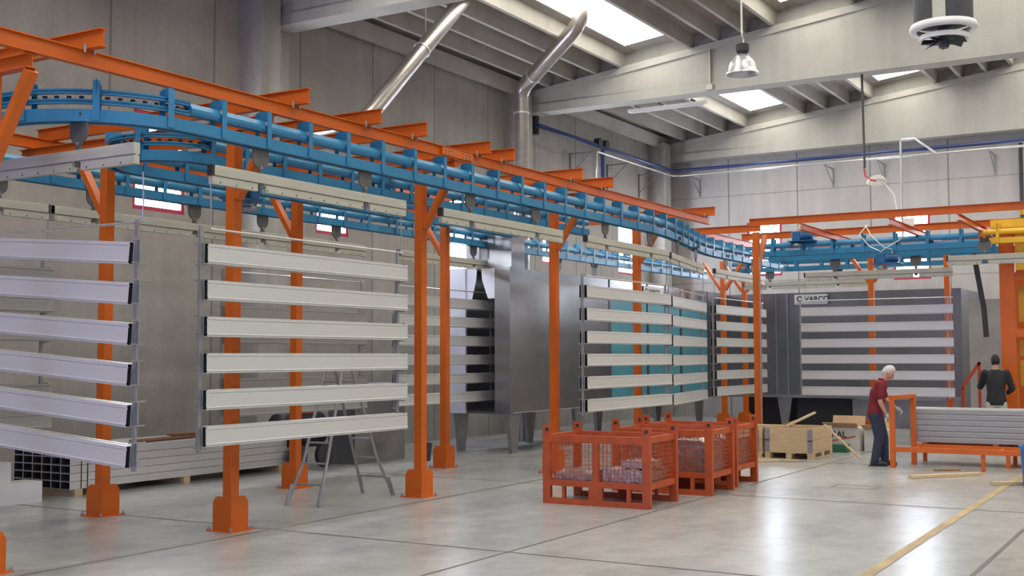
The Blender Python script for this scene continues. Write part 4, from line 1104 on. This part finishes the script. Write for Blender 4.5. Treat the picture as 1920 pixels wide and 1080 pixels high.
def remesh_obj(name, mb, m, parent, vox=.012, it=6):
    ob = mb.build(name, m, parent)
    md = ob.modifiers.new('r', 'REMESH'); md.mode = 'VOXEL'; md.voxel_size = vox; md.use_smooth_shade = True
    sm = ob.modifiers.new('s', 'SMOOTH'); sm.iterations = it; sm.factor = .5
    dg = bpy.context.evaluated_depsgraph_get(); m2 = bpy.data.meshes.new_from_object(ob.evaluated_get(dg))
    ob.modifiers.clear(); ob.data = m2
    if not m2.materials: m2.materials.append(MATS[m])
    for p in m2.polygons: p.use_smooth = True
    return ob
def loft(mb, secs, n=20):
    """closed stack of horizontal ellipses: (centre, half depth, half width)"""
    vs = []; k = len(secs)
    for c, a, b in secs:
        vs += [(c[0] + a * math.cos(2 * math.pi * j / n), c[1] + b * math.sin(2 * math.pi * j / n), c[2]) for j in range(n)]
    fs = [(i * n + j, i * n + (j + 1) % n, (i + 1) * n + (j + 1) % n, (i + 1) * n + j) for i in range(k - 1) for j in range(n)]
    fs += [tuple(reversed(range(n))), tuple((k - 1) * n + j for j in range(n))]
    return mb.add(vs, fs)
def limb(mb, pts, rs):
    for a, b, r, q in zip(pts, pts[1:], rs, rs[1:]): mb.tube([a, b], [r, q], 14)
    for p, r in zip(pts, rs): mb.sphere(p, r, 14)
    return mb
def chain(*pts):
    v = [p[0] for p in pts]; return v, [(i, i + 1) for i in range(len(v) - 1)], [p[1] for p in pts]

def hand_chains(w, d, side, up_, curl=0.5):
    """wrist w, pointing d; palm and five separate fingers. side: direction of the thumb"""
    w, d, s, n = Vector(w), Vector(d).normalized(), Vector(side).normalized(), Vector(up_).normalized()
    V, E, Rr = [w, w + d * .045, w + d * .085], [(0, 1), (1, 2)], [.024, (.034, .018), (.036, .017)]
    def add(base, pts, rs):
        p = base
        for q, r in zip(pts, rs):
            V.append(q); Rr.append(r); E.append((p, len(V) - 1)); p = len(V) - 1
    for k, (off, ln) in enumerate(((.028, .072), (.010, .080), (-.009, .075), (-.027, .060))):
        b = w + d * .092 + s * off
        p1 = b + d * ln * .45 + n * ln * .2 * curl; p2 = p1 + d * ln * .28 + n * ln * .35 * curl; p3 = p2 + d * ln * .12 + n * ln * .4 * curl
        add(2, [b, p1, p2, p3], [.010, .009, .008, .0065])
    t0 = w + d * .035 + s * .034
    add(1, [t0, t0 + d * .03 + s * .022 + n * .01, t0 + d * .058 + s * .024 + n * .02], [.012, .0105, .008])
    return V, E, Rr

def person(label, loc, face_ang, J, mats, long_sleeve=False):
    """J: joints in a local frame x=forward, y=person's left, z=up"""
    t = thing('person', label, 'person', loc, face_ang)
    sk, top_, bot_, shoe, hair, gl = mats
    j = {k: Vector(v) for k, v in J.items()}
    pe, wa, che, n0, n1 = j['pelvis'], j['waist'], j['chest'], j['neck0'], j['neck1']
    zs = (j['shL'].z + j['shR'].z) / 2; shc = (j['shL'] + j['shR']) / 2
    def torso(mb, g, lo, to_neck=True):
        secs = []
        if lo < 0: secs.append((pe + Vector((0, 0, lo)), .115 + g, .165 + g))
        secs += [(pe + Vector((0, 0, .02)), .118 + g, .168 + g), (wa, .105 + g, .145 + g), (wa.lerp(che, .5), .112 + g, .155 + g), (che, .118 + g, .17 + g)]
        s1 = che.lerp(n0, .45); secs.append((s1, .105 + g, .17 + g)); secs.append((che.lerp(n0, .75), .08 + g, .13 + g)); secs.append((n0, .058 + g, .065 + g))
        return loft(mb, secs)
    bm_ = torso(MB(), -.012, -.08)
    limb(bm_, [n0 - Vector((0, 0, .03)), n1], [.056, .054])
    for s in ('L', 'R'):
        limb(bm_, [j['sh' + s], j['el' + s], j['wr' + s]], [.052, .040, .028])
        limb(bm_, [j['hip' + s], j['kn' + s], j['an' + s]], [.082, .056, .040])
    remesh_obj('body', bm_, sk, t)
    # head with face
    hc = j['head']; f = Vector(j['look']).normalized(); u = (Vector((0, 0, 1)) - f * f.z).normalized() if abs(f.z) < .99 else Vector((0, 0, 1)); l = u.cross(f)
    hm = MB().sphere((0, 0, 0), 1, 20)
    pts = []
    for v in hm.v:
        x, y, z = v.x, v.y, v.z
        w = 1 - .22 * max(0, -z) ; dpt = .100 if x < 0 else .095
        px = x * dpt * (1 - .12 * max(0, -z)) + (.012 if z < 0 and x > 0 else 0); py = y * .076 * w; pz = z * .122
        if x > .75 and abs(y) < .35 and -.35 < z < .1: px += .018
        if x > .7 and z < -.55 and abs(y) < .5: px += .008
        pts.append(hc + f * px + l * py + u * pz)
    hm.v = pts; hm.build('head', sk, t, smooth=True)
    def at(a, b, c): return hc + f * a + l * b + u * c
    MB().tube([at(.092, 0, .02), at(.108, 0, -.012), at(.118, 0, -.03), at(.098, 0, -.04)], [.008, .011, .014, .009], 8).build('nose', sk, t, smooth=True)
    for s in (-1, 1):
        MB().sphere(at(.088, s * .031, .012), .010, 8).build('eye', 'eye', t, smooth=True)
        MB().tube([at(.096, s * .015, .034), at(.094, s * .045, .032)], .0045, 6).build('eyebrow', hair, t)
        MB().sphere(at(-.005, s * .077, -.01), .030, 10, (.7, .35, 1)).build('ear', sk, t, smooth=True)
    MB().tube([at(.088, -.024, -.066), at(.096, 0, -.064), at(.088, .024, -.066)], .0055, 6).build('mouth', 'lip', t)
    hm = MB().sphere((0, 0, 0), 1, 20); keep = []; pts = []
    for v in hm.v:
        x, y, z = v.x, v.y, v.z
        # hair hugs the crown and back of the head
        lim = .62 if x > .25 else (.0 if x > -.2 else -.5)
        k = 1.05 if z > lim else .93
        pts.append(hc + f * (x * .099 * k) + l * (y * .078 * k) + u * (z * .123 * k + .002))
    hm.v = pts; hm.build('hair', hair, t, smooth=True)
    # garments
    gm = torso(MB(), .016, -.07)
    for s in ('L', 'R'):
        sh, el, wr = j['sh' + s], j['el' + s], j['wr' + s]
        if long_sleeve: limb(gm, [sh, el, el + (wr - el) * .9], [.074, .060, .046])
        else: limb(gm, [sh, sh + (el - sh) * .68], [.074, .066])
    remesh_obj('jacket' if long_sleeve else 'polo_shirt', gm, top_, t)
    gm = loft(MB(), [(pe - Vector((0, 0, .10)), .12, .175), (pe, .13, .18), (pe + Vector((0, 0, .08)), .115, .165)])
    for s in ('L', 'R'):
        an = j['an' + s]; limb(gm, [j['hip' + s], j['kn' + s], an + Vector((0, 0, .03))], [.105, .080, .070])
    remesh_obj('trousers', gm, bot_, t)
    for s in ('L', 'R'):
        an = j['an' + s]
        mb = MB().tube([(an.x - .075, an.y, .045), (an.x - .03, an.y, .055), (an.x + .06, an.y, .048), (an.x + .15, an.y, .036), (an.x + .19, an.y, .03)], [.035, .046, .044, .036, .018], 12)
        mb.box((an.x - .10, an.y - .04, 0), (an.x + .19, an.y + .04, .02)); mb.build('shoe', shoe, t)
        el, wr = j['el' + s], j['wr' + s]; d = (wr - el).normalized()
        thumb = Vector(j.get('th' + s, (1, 0, 0))); n = d.cross(thumb) * (1 if s == 'L' else -1)
        V2, E2, R2 = hand_chains(wr, d, thumb - d * thumb.dot(d), n, .7)
        if gl: R2 = [tuple(q * 1.12 for q in r) if isinstance(r, tuple) else r * 1.12 for r in R2]
        skin_obj('glove' if gl else 'hand', V2, E2, R2, gl or sk, t, 1)
    if not long_sleeve:
        MB().tube([j['neck0'] + Vector((-.06, 0, .02)), j['neck0'] + Vector((0, .062, .01)), j['neck0'] + Vector((.065, 0, -.02)), j['neck0'] + Vector((0, -.062, .01)), j['neck0'] + Vector((-.06, 0, .02))], .016, 8).build('collar', top_, t)
    return t
ang = math.atan2(-.857 * .95 - .515 * .3, .515 * .95 - .857 * .3)
J1 = dict(pelvis=(-.05, 0, .86), waist=(-.045, 0, 1.0), chest=(.0, 0, 1.22), neck0=(.075, 0, 1.40), neck1=(.115, 0, 1.455), head=(.165, 0, 1.525), look=(.78, -.1, -.62),
          shL=(.02, .175, 1.33), elL=(.12, .22, 1.06), wrL=(.27, .14, .94), shR=(.01, -.175, 1.33), elR=(.03, -.215, 1.04), wrR=(.11, -.20, .86),
          hipL=(-.03, .085, .82), knL=(.07, .10, .46), anL=(.08, .12, .07), hipR=(-.05, -.085, .82), knR=(.0, -.10, .46), anR=(-.07, -.12, .07), thL=(0, -.4, 1), thR=(1, .3, 0))
person('white-haired person in dark red polo shirt, jeans and work gloves, bending over the orange trolley', (19.78, 4.85, 0), ang, J1, ('skin', 'shirt', 'jeans', 'shoe', 'hair_white', 'glove'))
ang2 = math.atan2(.22, 1.0)
J2 = dict(pelvis=(-.02, 0, .92), waist=(-.02, 0, 1.08), chest=(.0, 0, 1.34), neck0=(.01, 0, 1.53), neck1=(.02, 0, 1.60), head=(.035, .0, 1.69), look=(.97, .15, .1),
          shL=(.0, .19, 1.46), elL=(.16, .27, 1.20), wrL=(.34, .16, 1.32), shR=(.0, -.19, 1.46), elR=(.03, -.29, 1.17), wrR=(.25, -.22, 1.08),
          hipL=(-.02, .09, .88), knL=(.0, .11, .49), anL=(-.02, .13, .07), hipR=(-.02, -.09, .88), knR=(.02, -.11, .49), anR=(.0, -.14, .07), thL=(0, -1, .3), thR=(0, 1, .3))
person('person with black hair in dark jacket and pale trousers, back turned, standing at the lift', (24.0, 3.68, 0), ang2, J2, ('skin', 'jacket', 'pants_pale', 'shoe', 'hair_black', None), True)

# the prototypes may never have been placed
for o in list(bpy.data.objects):
    if o.get('label') == 'x': bpy.data.objects.remove(o)
    elif '_w' in o: del o['_w']

# ------------------------------------------------------------------ light
w = bpy.data.worlds.new('world'); S.world = w; w.use_nodes = True
w.node_tree.nodes['Background'].inputs['Color'].default_value = (0.85, 0.92, 1, 1)
w.node_tree.nodes['Background'].inputs['Strength'].default_value = 1.0
S.view_settings.view_transform = 'Standard'; S.view_settings.look = 'None'
S.view_settings.exposure = 0.0; S.view_settings.gamma = 1.0; S.view_settings.use_curve_mapping = False
